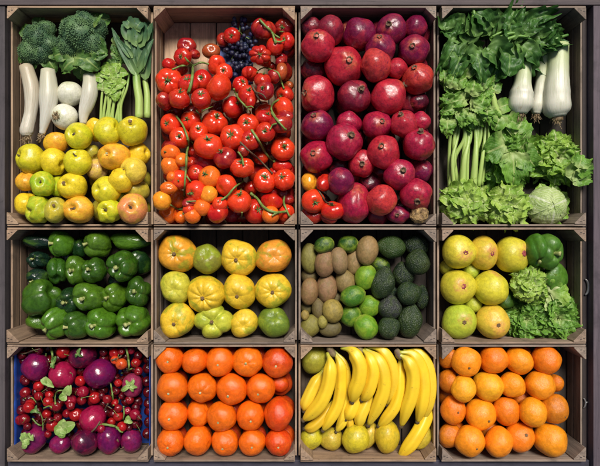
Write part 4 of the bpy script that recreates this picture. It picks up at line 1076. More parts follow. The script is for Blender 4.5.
bunch(150,38,.10,'left hand of bananas with the longest banana sweeping to the left wall',[
 ([(158,40),(185,85),(190,150),(180,230),(150,290),(122,334)],23,[.09,.10,.095,.095,.095,.085],BY),
 ([(160,35),(198,80),(212,150),(205,230),(190,300),(172,325)],17,[.08,.085,.085,.08,.08,.07],BG),
 ([(138,48),(150,90),(143,160),(118,225),(84,266),(50,296)],26,[.10,.118,.12,.118,.108,.095],BY)])
bunch(255,28,.105,'middle hand of bananas with four fingers spreading from the top edge',[
 ([(285,28),(335,35),(372,80),(385,140),(378,195),(360,240)],23,[.095,.10,.10,.098,.09,.08],BG),
 ([(275,30),(318,62),(345,115),(348,180),(325,245),(290,315)],25,[.10,.112,.118,.116,.108,.09],BY),
 ([(262,30),(292,62),(308,110),(300,160),(284,200),(266,222)],24,[.10,.115,.12,.118,.112,.10],BY),
 ([(190,28),(232,42),(258,90),(256,145),(240,190),(230,228)],27,[.108,.124,.13,.128,.12,.108],BY)], cr=14)
bunch(400,48,.118,'right hand of bananas with its grey-brown crown up',[
 ([(410,45),(408,110),(405,190),(388,245),(355,290),(328,318)],22,[.10,.095,.098,.10,.095,.085],BY),
 ([(420,40),(474,45),(510,95),(521,165),(513,235),(498,290)],22,[.105,.098,.098,.098,.095,.085],BG),
 ([(405,45),(452,52),(486,105),(495,175),(487,245),(472,302)],25,[.12,.116,.112,.112,.108,.09],BY),
 ([(400,52),(435,75),(456,125),(452,195),(432,255),(412,318)],25,[.12,.124,.122,.12,.112,.092],BY)], cr=15)

# ---- crate: cherries and turnips -------------------------------------------------
key=(0,2); b=BOUND[key]
liner = empty('blue_liner', (0,0,0)); 
for nm,(x0,x1,y0,y1,z1) in dict(a=(b[0]+.001,b[0]+.0028,b[2]+.004,b[3]-.004,.088), b=(b[1]-.0030,b[1]-.0012,b[2]+.004,b[3]-.004,.098)).items():
    mb=MB(); n=24; P=[];U=[]
    side = 1 if nm=='b' else -1
    for i in range(n+1):
        yy=y0+(y1-y0)*i/n
        for j in range(7):
            z=.0085+(z1-.0085)*j/6+ (noise.noise(Vector((i*.35,side,3)))*.006 if j==6 else 0)
            lean=(.010 if side>0 else .004)*(1-j/6); P.append(Vector(((x1 if side>0 else x0)-side*(lean+noise.noise(Vector((i*.3,j*.5,side)))*.0015+.001),yy,z))); U.append((i/n,j/6))
    mb.grid(P,U,n+1,7); o=obj('side_flap', mb.mesh('side_flap', M['blue_liner']), liner); so=o.modifiers.new('s','SOLIDIFY'); so.thickness=.0015
mb=MB(); mb.box(b[0]+.004,b[1]-.004,b[2]+.004,b[3]-.004,.0078,.0095); obj('bottom', mb.mesh('bottom', M['blue_liner'], False), liner)
tag(liner,'bright blue sheet lining the crate of cherries and purple turnips','liner')
TUR = table(key,'S1','turnip','turnip','turnip','purple turnips',"""
S1 265 165 196 190 np 240 170 p=0 | glossy violet turnip near the top left, without leaves
S1 470 225 182 186 nr 600 180 p=turnip_tail | crimson-magenta turnip right of the glossy violet one, a thin root to the right
S2 60 68 186 170 nd - | dark purple turnip at the top edge, a dry leaf scrap on it
S2 185 215 216 216 np - | largest glossy violet turnip right of the middle, in the upper half
S2 430 300 142 166 nm 420 300 p=0 | pinkish striped turnip at the right side with a green leafy cap
S4 135 105 180 200 nr - | upright crimson turnip below the largest one, a pale stalk across it
S3 255 295 166 200 nv 210 250 p=0 | purple turnip in the bottom left corner with a light green leaf tuft
S3 450 330 142 130 nv 440 300 p=0 | small purple turnip in the bottom row under green leaves
S4 70 290 182 200 nd - | dark purple turnip in the middle of the bottom row
S4 255 295 166 200 np 335 290 p=turnip_tail | violet turnip in the bottom row, second from the right
S4 420 290 142 172 nv 375 330 p=turnip_tail | purple turnip at the right end of the bottom row with a dry root
""", part='turnip_tail', pn='root', base=.075, cap=.135)
NICK = ['the glossy violet turnip at top left','the crimson turnip with the thin root','the dark turnip at the top edge','the largest violet turnip','the pinkish leaf-capped turnip',
 'the upright crimson turnip','the leaf-tufted turnip in the left corner','the small turnip under leaves','the dark turnip in the bottom row','the violet turnip near the right corner','the turnip in the bottom right corner']
CHR = """S1 475 50 96 96 cb
S1 150 72 70 66 cd
S1 238 48 60 60 cd
S1 292 40 62 60 cm
S1 325 20 50 50 cd
S1 195 272 60 60 cd
S1 190 357 76 76 ch
S1 240 388 50 52 cd
S1 375 310 62 62 cd
S1 290 308 76 76 cb
S1 290 382 66 64 ch
S1 370 375 62 62 cb
S1 360 425 76 74 cb
S1 225 442 72 66 cb
S1 432 438 60 60 ch
S1 530 418 86 84 cm
S1 590 350 60 70 cd
S2 40 270 76 78 cb
S2 60 350 82 80 cm
S2 50 415 66 66 ch
S2 150 395 86 84 cb
S2 215 52 62 62 cd
S2 295 60 72 72 cb
S2 350 48 52 52 ch
S2 300 112 62 62 co
S2 350 142 82 82 co
S2 420 42 52 54 cm
S2 475 76 62 62 cd
S2 455 135 68 68 cb
S2 475 196 62 62 ch
S2 325 285 56 56 cb
S2 215 370 46 50 cd
S2 310 345 52 54 cd
S2 250 400 64 64 ch
S2 300 432 56 50 cb
S2 410 410 64 62 ch
S2 350 385 46 46 cd
S3 155 45 76 76 cd
S3 215 25 78 78 cb
S3 125 120 72 70 ch
S3 202 103 76 76 ch
S3 205 168 56 54 cd
S3 300 92 46 56 cd
S3 290 150 46 46 cd
S3 350 76 62 64 cb
S3 425 20 66 62 ch
S3 435 100 62 60 ch
S3 500 70 62 62 ch
S3 395 160 92 88 cb
S3 570 80 92 92 cb
S3 530 12 60 58 ch
S3 360 225 52 52 ch
S3 375 120 50 50 cd
S4 325 32 58 58 ch
S4 395 50 52 54 cm
S4 285 72 48 50 cd
S4 325 92 72 72 cb
S4 275 132 62 62 cb
S4 455 25 62 60 cd
S4 448 78 76 76 cm
S4 450 150 62 62 cd
S4 405 176 52 54 cd
S4 352 170 72 74 cb
S4 195 185 62 60 cm
S4 480 100 40 46 cd"""
def cherry_stem(seed):
    r=random.Random(seed); mb=MB(); a=r.uniform(0,6.28); d=Vector((math.cos(a),math.sin(a),0))
    mb.tube(spline([Vector((0,0,.78)),Vector((0,0,1.0))+d*.15,d*.9+Vector((0,0,1.3)),d*1.9+Vector((0,0,1.15+r.uniform(-.2,.2)))],9),[.07,.05,.045,.045,.045,.045,.05,.055,.08],5)
    return mb.mesh('stem', M['stalk_green'])
V['cherry_stem'] = [cherry_stem(i) for i in range(5)]
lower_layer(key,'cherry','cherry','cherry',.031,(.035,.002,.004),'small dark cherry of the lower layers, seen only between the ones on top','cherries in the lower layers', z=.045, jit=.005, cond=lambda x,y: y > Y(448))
lower_cherries=[o for o in col.objects if o.get('group')=='cherries in the lower layers']
ch = []; r = random.Random(5)
for ln in CHR.splitlines():
    c,x,y,w,h,cc = ln.split(); px,py = PX(c,float(x),float(y)); ch.append([px,py,float(w)/7.5,float(h)/7.5,cc])
colw = dict(ch='red', cb='bright red', cd='dark red', co='orange-red', cm='magenta red')
DIR8 = ['to the right of','up and right of','straight above','up and left of','to the left of','down and left of','straight below','down and right of']
def direction(px,py,qx,qy): return DIR8[int(round(math.atan2(-(py-qy),px-qx)/(math.pi/4)))%8]
marks = [(t[1],t[2],n) for t,n in zip(TUR,NICK)]
labels = []
for (px,py,w,h,cc) in ch:
    near = sorted(marks, key=lambda m: math.hypot(m[0]-px,m[1]-py)); m1, m2 = near[0], near[1]
    labels.append((colw[cc], direction(px,py,m1[0],m1[1]), m1[2], m2[2], math.hypot(m1[0]-px,m1[1]-py)))
for i,(px,py,w,h,cc) in enumerate(ch):
    L_ = labels[i]; same = [j for j in range(len(ch)) if labels[j][:3]==L_[:3]]
    lb = f'{L_[0]} cherry {L_[1]} {L_[2]}'
    if len(same) > 1:
        order = sorted(same, key=lambda j: labels[j][4]); k_ = order.index(i)
        lb = [f'{L_[0]} cherry {L_[1]} {L_[2]}, nearest', f'{L_[0]} cherry {L_[1]} {L_[2]}, second nearest', f'{L_[0]} cherry {L_[1]} {L_[2]}, third nearest', f'{L_[0]} cherry {L_[1]} {L_[2]}, fourth nearest'][min(k_,3)]
    o = put(key,'cherry','cherry',px,py,w,h,tuple(v*r.uniform(.88,1.1) for v in C[cc]),lb,'cherry','cherries',st=(r.uniform(-.6,.6),r.uniform(-.6,.6)),part='cherry_stem' if (i%4==0) else None,partname='stem',rnd=r,base=.078 if cc!='cd' else .068,cap=.125)

# ---- leaves and stalks laid over the fruit ----------------------------------------
def leafy(name, key, px, py, specs, mat, label, cat, group=None, z=None, dz=.004):
    dz += .009
    h = z if z is not None else max(height(key, W(px,py,.1).x+ox, W(px,py,.1).y+oy) for ox in (-.014,0,.014) for oy in (-.014,0,.014))+dz-.008
    loc = W(px,py,h); mb = MB()
    for i,(dx,dy,az,L,Wd,up,curl) in enumerate(specs): leaf(mb, Vector((dx,dy,i*.0015)), math.radians(az), L, Wd, up=up, curl=curl, ruffle=.10, seed=hash_str(label)%90+i, nu=10, nv=7, freq=2.5)
    o = obj(name, mb.mesh(name, M[mat]), loc=loc); tag(o,label,cat,group); return o
def attach(o, parent):
    mw = o.matrix_world.copy(); bpy.context.view_layer.update(); o.parent = parent; o.matrix_parent_inverse = parent.matrix_world.inverted()
for k_ in ('label','category','group'): pass
bpy.context.view_layer.update()
def leaf_part(parent, px, py, specs, mat='small_leaf', name='leaf_tuft'):
    o = leafy(name, (0,2), px, py, specs, mat, name+str(px), None, None)
    for k_ in ('label',): del o[k_]
    attach(o, parent)
tur = {n:t[0] for n,t in zip(NICK,TUR)}
px,py = PX('S3',205,255); leaf_part(tur[NICK[6]],px,py,[(0,0,150,.024,.012,.6,-1.5),(0,0,60,.020,.010,.8,-1.4),(0,0,220,.020,.011,.6,-1.4),(0,0,100,.022,.011,.9,-1.6),(0,.0,300,.018,.008,.6,-1.2),(.0,-.012,240,.022,.008,.3,-1.2),(.016,-.004,80,.018,.006,.5,-1.3)])
px,py = PX('S2',420,300); leaf_part(tur[NICK[4]],px,py,[(0,0,200,.026,.006,.3,-.9),(0,0,60,.018,.006,.3,-.9),(0,0,290,.020,.006,.3,-.9),(0,0,340,.020,.006,.3,-1),(-.004,0,215,.032,.007,.3,-1.2),(0,0,130,.02,.006,.3,-1)])
px,py = PX('S2',18,62); leaf_part(tur[NICK[2]],px,py,[(0,0,60,.018,.005,.4,-1),(0,0,330,.018,.004,.3,-1),(0,0,250,.012,.004,.3,-1)], 'kale_leaf')
leafy('leaf_sprig',(0,2),*PX('S1',500,375),[(0,0,75,.030,.012,.5,-.7),(0,0,205,.022,.012,.3,-.6),(.008,.004,78,.026,.007,.4,-.8),(0,0,140,.014,.003,.4,-.5)],'small_leaf','pale green leaf sprig below the crimson turnip with a root','leaves','green leaves among the cherries',dz=.006)
leafy('leaf_sprig',(0,2),*PX('S1',325,245),[(0,0,320,.040,.010,.2,-.4),(0,0,290,.022,.008,.3,-.6)],'small_leaf','narrow green leaf running from the violet turnip towards the middle','leaves','green leaves among the cherries',dz=.006)
leafy('leaf_sprig',(0,2),*PX('S3',470,180),[(0,0,80,.028,.016,.5,-.8),(0,0,215,.026,.017,.4,-.8),(.004,.002,20,.036,.017,.4,-.7),(0,0,265,.028,.015,.3,-.8),(0,0,320,.02,.010,.4,-.8)],'small_leaf','biggest cluster of light green leaves above the small bottom turnip','leaves','green leaves among the cherries',dz=.008)
leafy('leaf_sprig',(0,2),*PX('S4',400,120),[(0,0,90,.014,.008,.5,-.8),(0,0,330,.014,.007,.4,-.8),(0,0,200,.012,.006,.4,-.8)],'small_leaf','small green leaf tuft near the blue flap on the right','leaves','green leaves among the cherries',dz=.008)
leafy('leaf_sprig',(0,2),*PX('S1',395,130),[(0,0,60,.020,.007,.3,-.5),(0,0,280,.016,.006,.3,-.5)],'kale_leaf','dark green leaf left of the big bright red cherry at the top','leaves','green leaves among the cherries',dz=.006)
leafy('leaf_sprig',(0,2),*PX('S3',270,45),[(0,0,200,.018,.005,.3,-.6),(0,0,80,.014,.004,.3,-.6),(0,0,330,.016,.004,.3,-.6)],'kale_leaf','ragged green leaf among the cherries at the left, over the corner turnip','leaves','green leaves among the cherries',dz=.006)

def stalk(key, pts, wpx, mat, label, cat='stalk', group='stalks lying on the fruit', branches=(), dz=.0, name='vine_stalk', zadd=0):
    """green vine stalks: follow the fruit beneath them"""
    mb = MB()
    def path(ps, w0, w1):
        P = spline([Vector((x,y,0)) for x,y in ps], max(8, len(ps)*5)); out=[]
        hs=[height(key, *W(p.x,p.y,.11).xy, .06)+zadd for p in P]
        hs=[max(hs[max(0,i-2):i+3])*.6+.4*hs[i] for i in range(len(hs))]
        for _ in range(2): hs=[(hs[max(0,i-1)]+hs[i]+hs[min(len(hs)-1,i+1)])/3 for i in range(len(hs))]
        for p,h in zip(P,hs): out.append(W(p.x,p.y,h+.0015+w0*.0012+dz))
        n=len(out); mb.tube(out, lambda t: (w0+(w1-w0)*t)*.00275*.5*(1+.22*noise.noise(Vector((t*9, ps[0][0], 2)))+.5*math.exp(-((t-.5)/.05)**2)*.5), 7)
        return out
    path(pts, wpx, wpx*.8)
    for br in branches: path(br, wpx*.7, wpx*.55)
    for e in [pts[0], pts[-1]]:
        h = height(key, *W(e[0],e[1],.11).xy, .06)+zadd
        mb.ball(W(e[0],e[1],h+.002+dz), wpx*.00275*.62, 8, 5)
    c0 = sum((v for v in mb.v), Vector())/len(mb.v)
    mb.v = [v-c0 for v in mb.v]
    o = obj(name, mb.mesh(name, M[mat]), loc=c0); tag(o,label,cat,group); return o
def pp_(c, *xy): return [PX(c, xy[i], xy[i+1]) for i in range(0,len(xy),2)]
K10=(1,0)
stalk(K10, pp_('T2',300,152,345,200,390,245,415,320), 2.6,'stalk_green','forked pale green stalk over the biggest dark tomato at the top', branches=[pp_('T2',390,245,440,240,475,238), pp_('T2',395,250,430,275,450,285), pp_('T2',418,310,450,315,490,300)])
stalk(K10, pp_('T2',140,235,180,270,225,295), 1.4,'stalk_green','thin stalk lying over the upper part of the grapes', branches=[pp_('T2',140,235,150,270,145,305)])
stalk(K10, pp_('T2',130,345,160,372,190,355,200,335), 1.5,'stalk_green','small curled stalk in the middle of the grapes')
stalk(K10, pp_('T3',290,242,310,170,320,90,318,40), 3.2,'stalk_green','thick pale vine stalk standing out among the upper left tomatoes', branches=[pp_('T3',318,40,285,10,262,-20), pp_('T3',318,42,240,45,165,72), pp_('T3',320,45,380,20,440,32)])
stalk(K10, pp_('T3',310,345,360,395,385,440), 1.8,'stalk_green','thin forked vine between the big tomatoes left of the centre', branches=[pp_('T3',375,405,420,370,470,350)])
stalk(K10, pp_('T4',335,55,385,75,435,98,455,150,478,210), 1.9,'stalk_green','long bent vine running towards the right wall near the top', branches=[pp_('T4',335,55,300,70,275,95)])
stalk(K10, pp_('T4',235,190,265,240,290,290,305,322), 2.2,'stalk_brown','brownish stalk over the bright oval tomato right of centre', branches=[pp_('T4',265,240,320,260,345,290)])
stalk(K10, pp_('T4',105,220,140,290,185,340,220,375,232,412), 2.0,'stalk_green','long curved stalk above the middle of the crate, ending in a fork', branches=[pp_('T4',205,355,235,348,250,360)])
stalk(K10, pp_('T4',440,300,400,325,385,370,420,430,435,450), 1.9,'stalk_green','curved stalk left of the big glossy tomato at the right wall')
stalk(K10, pp_('T6',385,-20,420,30,460,75,490,108), 2.4,'stalk_green','pale stalk ending on the wide dark crimson tomato at the right', branches=[pp_('T6',425,65,395,75,375,110)])
stalk(K10, pp_('T6',240,118,285,185,330,265,370,320,408,348), 2.7,'stalk_green','long straight green stalk slanting across the right half')
stalk(K10, pp_('T6',155,208,230,280,310,350,390,435), 2.0,'stalk_brown','long thin brownish stalk parallel to the straight green one', branches=[pp_('T6',160,215,150,250,160,280)])
stalk(K10, pp_('T6',30,-10,55,30,85,78), 1.8,'stalk_brown','short thin stalk above the large round tomato in the very middle')
stalk(K10, pp_('T6',140,280,165,320,175,372), 2.0,'stalk_green','short upright stalk on the tomato below the middle')
stalk(K10, pp_('T5',200,12,245,75,275,150,290,215,275,290,272,380)+pp_('T7',262,80,258,170,255,260,250,330), 2.3,'stalk_green','longest vine, hanging down among the small orange tomatoes at the left',
  branches=[pp_('T7',275,45,300,80,318,100), pp_('T7',255,238,300,236,345,232), pp_('T7',250,295,200,290,155,262), pp_('T7',262,170,290,180,318,180), pp_('T5',275,180,310,200,335,235)])
stalk(K10, pp_('T8',15,222,60,190,110,130,175,85), 2.2,'stalk_green','stalk curving over the orange-red tomato in the lower middle', branches=[pp_('T8',160,100,160,130,155,165)])
stalk(K10, pp_('T8',235,180,280,215,320,270,370,305,430,318,500,310), 3.0,'stalk_green','thick curved stalk above the bottom edge at the right', branches=[pp_('T8',435,318,410,330,390,345), pp_('T8',275,205,300,190,305,175)])
stalk(K10, pp_('T8',485,190,478,240,495,290,520,345), 2.4,'stalk_green','curling stalk down to the bottom right corner tomato')
stalk(K10, pp_('T8',165,320,160,370,148,412), 1.5,'stalk_green','thin dark stalk hanging over the bottom edge in the middle', dz=-.002)
stalk((2,0), pp_('C2',98,288,118,318,135,345,160,350), 1.6,'stalk_brown','thin brown vine among the tomatoes in the pomegranate crate')
K9=(0,2)
stalk(K9, pp_('S1',130,65,190,62,250,40,290,32), 1.5,'stalk_brown','thin brown stalk over the cherries in the top left corner', branches=[pp_('S1',130,65,160,42,200,38)])
stalk(K9, pp_('S1',375,0,390,50,395,100), 2.6,'stalk_green','thick green stalk at the top edge beside the big bright cherry', branches=[pp_('S1',345,60,345,100,375,125),pp_('S1',395,95,385,150,380,165)])
stalk(K9, pp_('S2',385,25,398,90,405,150,400,190), 2.4,'stalk_green','yellow-green stalk between the cherries in the top right', branches=[pp_('S2',400,190,370,205,345,212), pp_('S2',402,185,420,180,430,175)])
stalk(K9, pp_('S2',280,112,330,95,365,60), 2.0,'stalk_brown','reddish stalk over the orange-red cherries at the top right')
stalk(K9, pp_('S2',268,290,278,350,285,400,290,450), 1.6,'stalk_green','pale upright stalk below the largest turnip')
stalk(K9, pp_('S4',130,205,165,165,195,110,215,60,245,0), 1.8,'stalk_brown','pale stalk lying across the upright crimson turnip', branches=[pp_('S4',235,10,260,25,275,35)])
stalk(K9, pp_('S4',180,150,240,155,300,168,320,182), 2.6,'stalk_green','thick green stalk right of the upright crimson turnip', branches=[pp_('S4',320,182,340,205,360,212)])
stalk(K9, pp_('S4',365,20,368,70,362,115), 1.6,'stalk_green','thin straight stalk left of the blue flap at the right')
stalk(K9, pp_('S1',415,440,415,380,435,345,475,340), 1.8,'stalk_green','hooked green stalk near the leaf sprig in the middle')
stalk(K9, pp_('S3',245,110,275,145,305,160,325,150), 1.6,'stalk_green','small crossed stalk over the cherries at the left', branches=[pp_('S3',315,100,322,150,322,200), pp_('S3',300,60,315,100,320,130)])
stalk(K9, pp_('S3',330,30,370,15,400,40,415,70), 1.4,'stalk_green','fine looping stalk among the cherries left of the middle')
stalk(K9, pp_('S1',190,400,240,395,270,430), 1.2,'stalk_green','fine stalk over the cherries near the left wall')

# ---- grapes -----------------------------------------------------------------------
e = empty('grape_bunch', W(237,45,.05)); tag(e,'bunch of small blue-black grapes spilling between the tomatoes','grapes')
r = random.Random(3); GP=[]
for i in range(1500):
    if len(GP) >= 99: break
    u,v = r.random(), r.random()
    px = 224+34*u; py = 17+66*v
    # outline: narrow at the top, leaning down left
    if not (((px-241)/15)**2+((py-42)/30)**2 < 1 or ((px-231)/11)**2+((py-58)/20)**2<1 or ((px-241)/10)**2+((py-24)/9)**2<1): continue
    z = .050+.030*r.random()
    p = W(px,py,z)
    if all((p-q).length > .0085 for q in GP): GP.append(p)
for p in GP:
    o = obj('grape', V['grape'][0], e, p-e.location, tuple(v*r.uniform(.6,1.5) for v in r.choice([(.007,.008,.022),(.014,.016,.045),(.008,.006,.012)])))
    R = r.uniform(.0062,.0078); o.scale=(R,R,R*1.05); o.rotation_euler=(r.uniform(0,3),r.uniform(0,3),0)
mb = MB()
mb.tube(spline([W(241,20,.06)-e.location, W(238,40,.055)-e.location, W(231,62,.05)-e.location],8), lambda t:.0022,6); obj('stem', mb.mesh('stem', M['stalk_green']), e)
mb = MB(); P=[];U=[]
for i in range(15):
    for j in range(15):
        u,v=i/14,j/14; px=219+34*u; py=36+48*v; P.append(W(px,py,.030+.010*noise.noise(Vector((u*4,v*4,2)))+.02*abs(u-.5))); U.append((u,v))
mb.grid(P,U,15,15); o=obj('blue_paper', mb.mesh('blue_paper', M['blue_paper'])); so=o.modifiers.new('s','SOLIDIFY'); so.thickness=.001
tag(o,'crumpled blue paper under the grapes','paper')

# ---- leeks, onions ----------------------------------------------------------------
def leek(name, pts, widths, label, zs, cat='leek', group='white leeks', mat='leek_skin', roots=True, rootlen=.018, flat=.95, seed=1):
    """pts from the root end to the leaf end, photo coordinates"""
    r = random.Random(seed)
    P = spline([Vector((x,y,z)) for (x,y),z in zip(pts,zs)], 24); out=[W(p.x,p.y,p.z) for p in P]; c0=out[0].copy()
    out=[p-c0 for p in out]
    ws = spline([Vector((w,0,0)) for w in widths],24)
    mb = MB(); mb.tube(out, [w.x*.5*k_at(.08)*(1+.05*noise.noise(Vector((i*.45,seed*3,1)))) for i,w in enumerate(ws)], 24, ridge=.03)
    o = obj(name, mb.mesh(name, M[mat]), loc=c0); tag(o,label,cat,group)
    if roots:
        rb = MB(); d=(out[0]-out[1]).normalized()
        for i in range(80):
            a=r.uniform(0,6.28); q=Vector((math.cos(a),math.sin(a),math.sin(a*2)))*r.uniform(0,ws[0].x*.33*k_at(.08)); e_=d*rootlen*r.uniform(.3,1)+Vector((r.uniform(-1,1),r.uniform(-1,1),r.uniform(-.6,1)))*rootlen*.55
            rb.tube(spline([q, q+e_*.5+Vector((r.uniform(-1,1),r.uniform(-1,1),r.uniform(-1,1)))*.002, q+e_],5), lambda t:.0007,4)
        rb.ball((0,0,0), ws[0].x*.36*k_at(.08), 10, 6)
        obj('roots', rb.mesh('roots', M['root_hair']), o)
    return o
leek('leek', pp_('D1',318,402,318,375,322,330,326,290,332,225), [13,24,23,17,15], 'short white leek at the left of the three, bulging above its brown roots', [.085,.085,.085,.085,.085], seed=1)
leek('leek', pp_('D1',375,402,378,375,385,330,395,260,400,175), [8,14,12,11,13], 'slim white leek behind and between the two thick ones', [.055,.055,.055,.055,.055], seed=2)
leek('leek', pp_('D1',450,412,447,385,446,330,450,250,453,158), [16,27,26,22,20], 'thickest white leek at the right, cut flat and brown at the top', [.075,.075,.075,.072,.07], seed=3)
leek('leek', pp_('P',27,136,27,130,31,112,32,90,26,66), [9,13,12,15,13], 'white leek at the left wall with curly brown roots', [.10,.10,.095,.09,.085], seed=4, mat='root_shaft')
leek('leek', pp_('P',42,134,44,126,47,112,49,95,48,70), [5,8,13,18,13], 'white leek second from the left wall with a brown nick', [.11,.11,.11,.105,.10], seed=5, mat='white_shaft')
leek('leek', pp_('P',83,124,84,114,87,104,90,92,90,76), [6,10,14,15,13], 'white leek below the broccoli, left of the green stalks', [.10,.10,.10,.10,.09], seed=6, mat='white_shaft')
o1 = put((0,0),'onion','onion',70,94,24,25,(.66,.64,.52),'round white onion without roots, between two leeks','onion','white onions',st=(.0,-.9),base=.085,cap=.15,rnd=random.Random(1))
o2 = put((0,0),'onion','onion',65,117,25,24,(.68,.66,.55),'round white onion with a brown root tuft, above the peach orange apple','onion','white onions',st=(-.35,.1),base=.10,cap=.16,rnd=random.Random(2))
rb=MB(); r=random.Random(8)
for i in range(50):
    a=r.uniform(0,6.28); rb.tube(spline([Vector((0,0,.86)),Vector((math.cos(a)*.2,math.sin(a)*.2,1.0+r.uniform(-.05,.1))),Vector((math.cos(a)*.42*r.uniform(.5,1),math.sin(a)*.42*r.uniform(.5,1),.95))],4),lambda t:.022,4)
obj('roots', rb.mesh('roots', M['root_hair']), o2)

# ---- broccoli ------------------------------------------------------------------
def broccoli(px, py, z, R, lumps, label, seed, leaves, sq=(1,1)):
    r = random.Random(seed); loc = W(px,py,z); root = empty('broccoli', loc); tag(root,label,'broccoli','broccoli heads')
    mb = MB(); pts=[]
    for (lx,ly,lr,lz) in lumps:
        c = Vector((lx,-ly,lz))*R; rr = lr*R; off=Vector((r.uniform(0,9),r.uniform(0,9),0))
        mb.ball(c, rr*.88, 18, 12)
        n = int(950*lr)
        for i in range(n):
            th = math.acos(1-1.45*(i+.5)/n); ph = i*2.39996
            d = Vector((math.sin(th)*math.cos(ph), math.sin(th)*math.sin(ph), math.cos(th)))
            k = .90+.16*noise.noise(d*2.6+off)+.07*noise.noise(d*7+off)
            p = c+d*rr*k; s_ = rr*r.uniform(.030,.056)
            mb.ball(p, s_, 6, 4)
            for q in range(2): mb.ball(p+Vector((r.uniform(-1,1),r.uniform(-1,1),r.uniform(0,1)))*s_*.9, s_*r.uniform(.45,.7), 5, 3)
    obj('head', mb.mesh('head', M['broccoli_bud']), root)
    mb = MB()
    for i,(x,y,az,L,Wd,up,cu,zz) in enumerate(leaves):
        leaf(mb, Vector((x*R,-y*R,zz*R)), math.radians(az), L*R, Wd*R, up, cu, ruffle=.22, seed=seed+i, nu=14, nv=11, freq=5)
    obj('leaves', mb.mesh('leaves', M['kale_leaf']), root)
    return root
broccoli(42,44,.07,.068,[(0,-.15,.62,.25),(-.32,.42,.52,.25),(.38,.15,.5,.2),(.1,.45,.5,.2),(.25,-.5,.42,.15),(-.3,-.3,.45,.15)],
 'left broccoli head in the top left corner, finely curled and dark green',41,
 [(-.5,.2,200,.6,.3,.3,-1.2,.0),(-.3,.6,250,.6,.3,.3,-1.3,.1),(.3,.6,300,.7,.35,.3,-1.2,.2),(-.5,-.4,140,.6,.3,.2,-1,.0),(.5,.4,330,.6,.3,.5,-1.2,.3),(-.1,-.7,90,.5,.3,.2,-1,.0),(-.6,.5,215,.5,.2,.2,-1,.1)])
broccoli(83,41,.085,.080,[(0,-.1,.68,.3),(.4,.2,.5,.25),(-.35,.25,.5,.2),(.1,-.55,.45,.15),(-.3,-.4,.42,.15),(.5,-.35,.42,.12)],
 'right broccoli head, larger, with bright curly leaves at its lower edge',42,
 [(-.45,.55,190,.55,.28,.5,-1.6,.35),(-.1,.75,215,.75,.32,.4,-1.5,.35),(.2,.7,320,.7,.35,.5,-1.6,.4),(.55,.55,0,.45,.3,.5,-1.4,.4),(.4,.8,60,.55,.3,.8,-1.6,.2),(-.2,.7,350,.8,.28,.6,-1.4,.35),
  (.55,-.3,50,.55,.08,.5,-.6,.5),(0,.9,270,.5,.35,.2,-1.5,.0),(.1,.8,240,.6,.35,.2,-1.5,.1),(.2,-.8,60,.5,.3,.2,-1,0),(-.4,-.5,120,.5,.3,.2,-1,0),(.5,-.6,30,.5,.3,.2,-1,0),(.6,.3,340,.4,.3,.4,-1.4,.4),(-.6,.3,170,.4,.3,.4,-1.4,.2)])

# ---- bundles of green stalks -------------------------------------------------------
def bundle(name, label, cat, stalks, leaves, smat, lmat, group=None, sname='stalks', lname='leaves', seed=1, ruffle=.2, flat=1, freq=4, cup=.3, nu=14, nv=11):
    """stalks: (points, width, z list); leaves: (px, py, z, azimuth, length px, half width px, up, curl)"""
    first = stalks[0][0][0] if stalks else leaves[0][:2]
    e = empty(name, W(first[0], first[1], .05)); tag(e,label,cat,group); L0=e.location
    if stalks:
        for i,(pts,w,zs) in enumerate(stalks):
            mb = MB()
            P = spline([Vector((x,y,z)) for (x,y),z in zip(pts,zs)], 16)
            w0,w1 = w if isinstance(w,tuple) else (w,w)
            mb.tube([W(p.x,p.y,p.z)-L0 for p in P], lambda t: (w0+(w1-w0)*t)*.5*k_at(.08), 9, ridge=.06, flat=flat)
            obj('stalk', mb.mesh('stalk', M[smat]), e)
    if leaves:
        mb = MB(); k=k_at(.09)
        for i,(px,py,z,az,L,Wd,up,cu) in enumerate(leaves):
            if px > 430 and px+math.cos(math.radians(az))*L*.7 < 444: px += 444-(px+math.cos(math.radians(az))*L*.7)
            if px > 430 and py-math.sin(math.radians(az))*L*.7 < 6: py += 6-(py-math.sin(math.radians(az))*L*.7)
            leaf(mb, W(px,py,z)-L0, math.radians(az), L*k, Wd*k, up, cu, ruffle=ruffle, seed=seed*31+i, nu=nu, nv=nv, freq=freq, cup=cup)
        obj(lname, mb.mesh(lname, M[lmat]), e)
    return e
r = random.Random(77)
# thin curved stalks beside the broccoli
st=[]
for i in range(9):
    x0=100+i*2.6; st.append(([(x0+r.uniform(-1,1),124),(x0+2+r.uniform(-2,2),105),(104+i*2.9+r.uniform(-2,2),88),(106+i*2.7+r.uniform(-3,3),72+r.uniform(-4,4))],(3.0,1.8),[.075,.085,.09+.002*(i%3),.08]))
lv=[(108+r.uniform(-6,10),80+r.uniform(-10,12),.095,r.uniform(0,360),11,5,.5,-1.2) for i in range(22)]
bundle('celery','bundle of thin bright green stalks with small leaves, right of the white leek','celery',st,lv,'celery_skin','lettuce_leaf',seed=5,group='bundles of green stalks')
bundle('spring_greens','dark feathery greens between the broccoli and the leek tops','greens',
 [([(116,70),(118,58),(115,47)],2.5,[.07,.08,.085]),([(121,72),(121,60),(122,48)],2.2,[.07,.085,.09])],
 [(118+r.uniform(-5,6),55+r.uniform(-12,14),.08,r.uniform(0,360),9,4,.5,-1.2) for i in range(20)],'green_stalk','kale_leaf',seed=6)
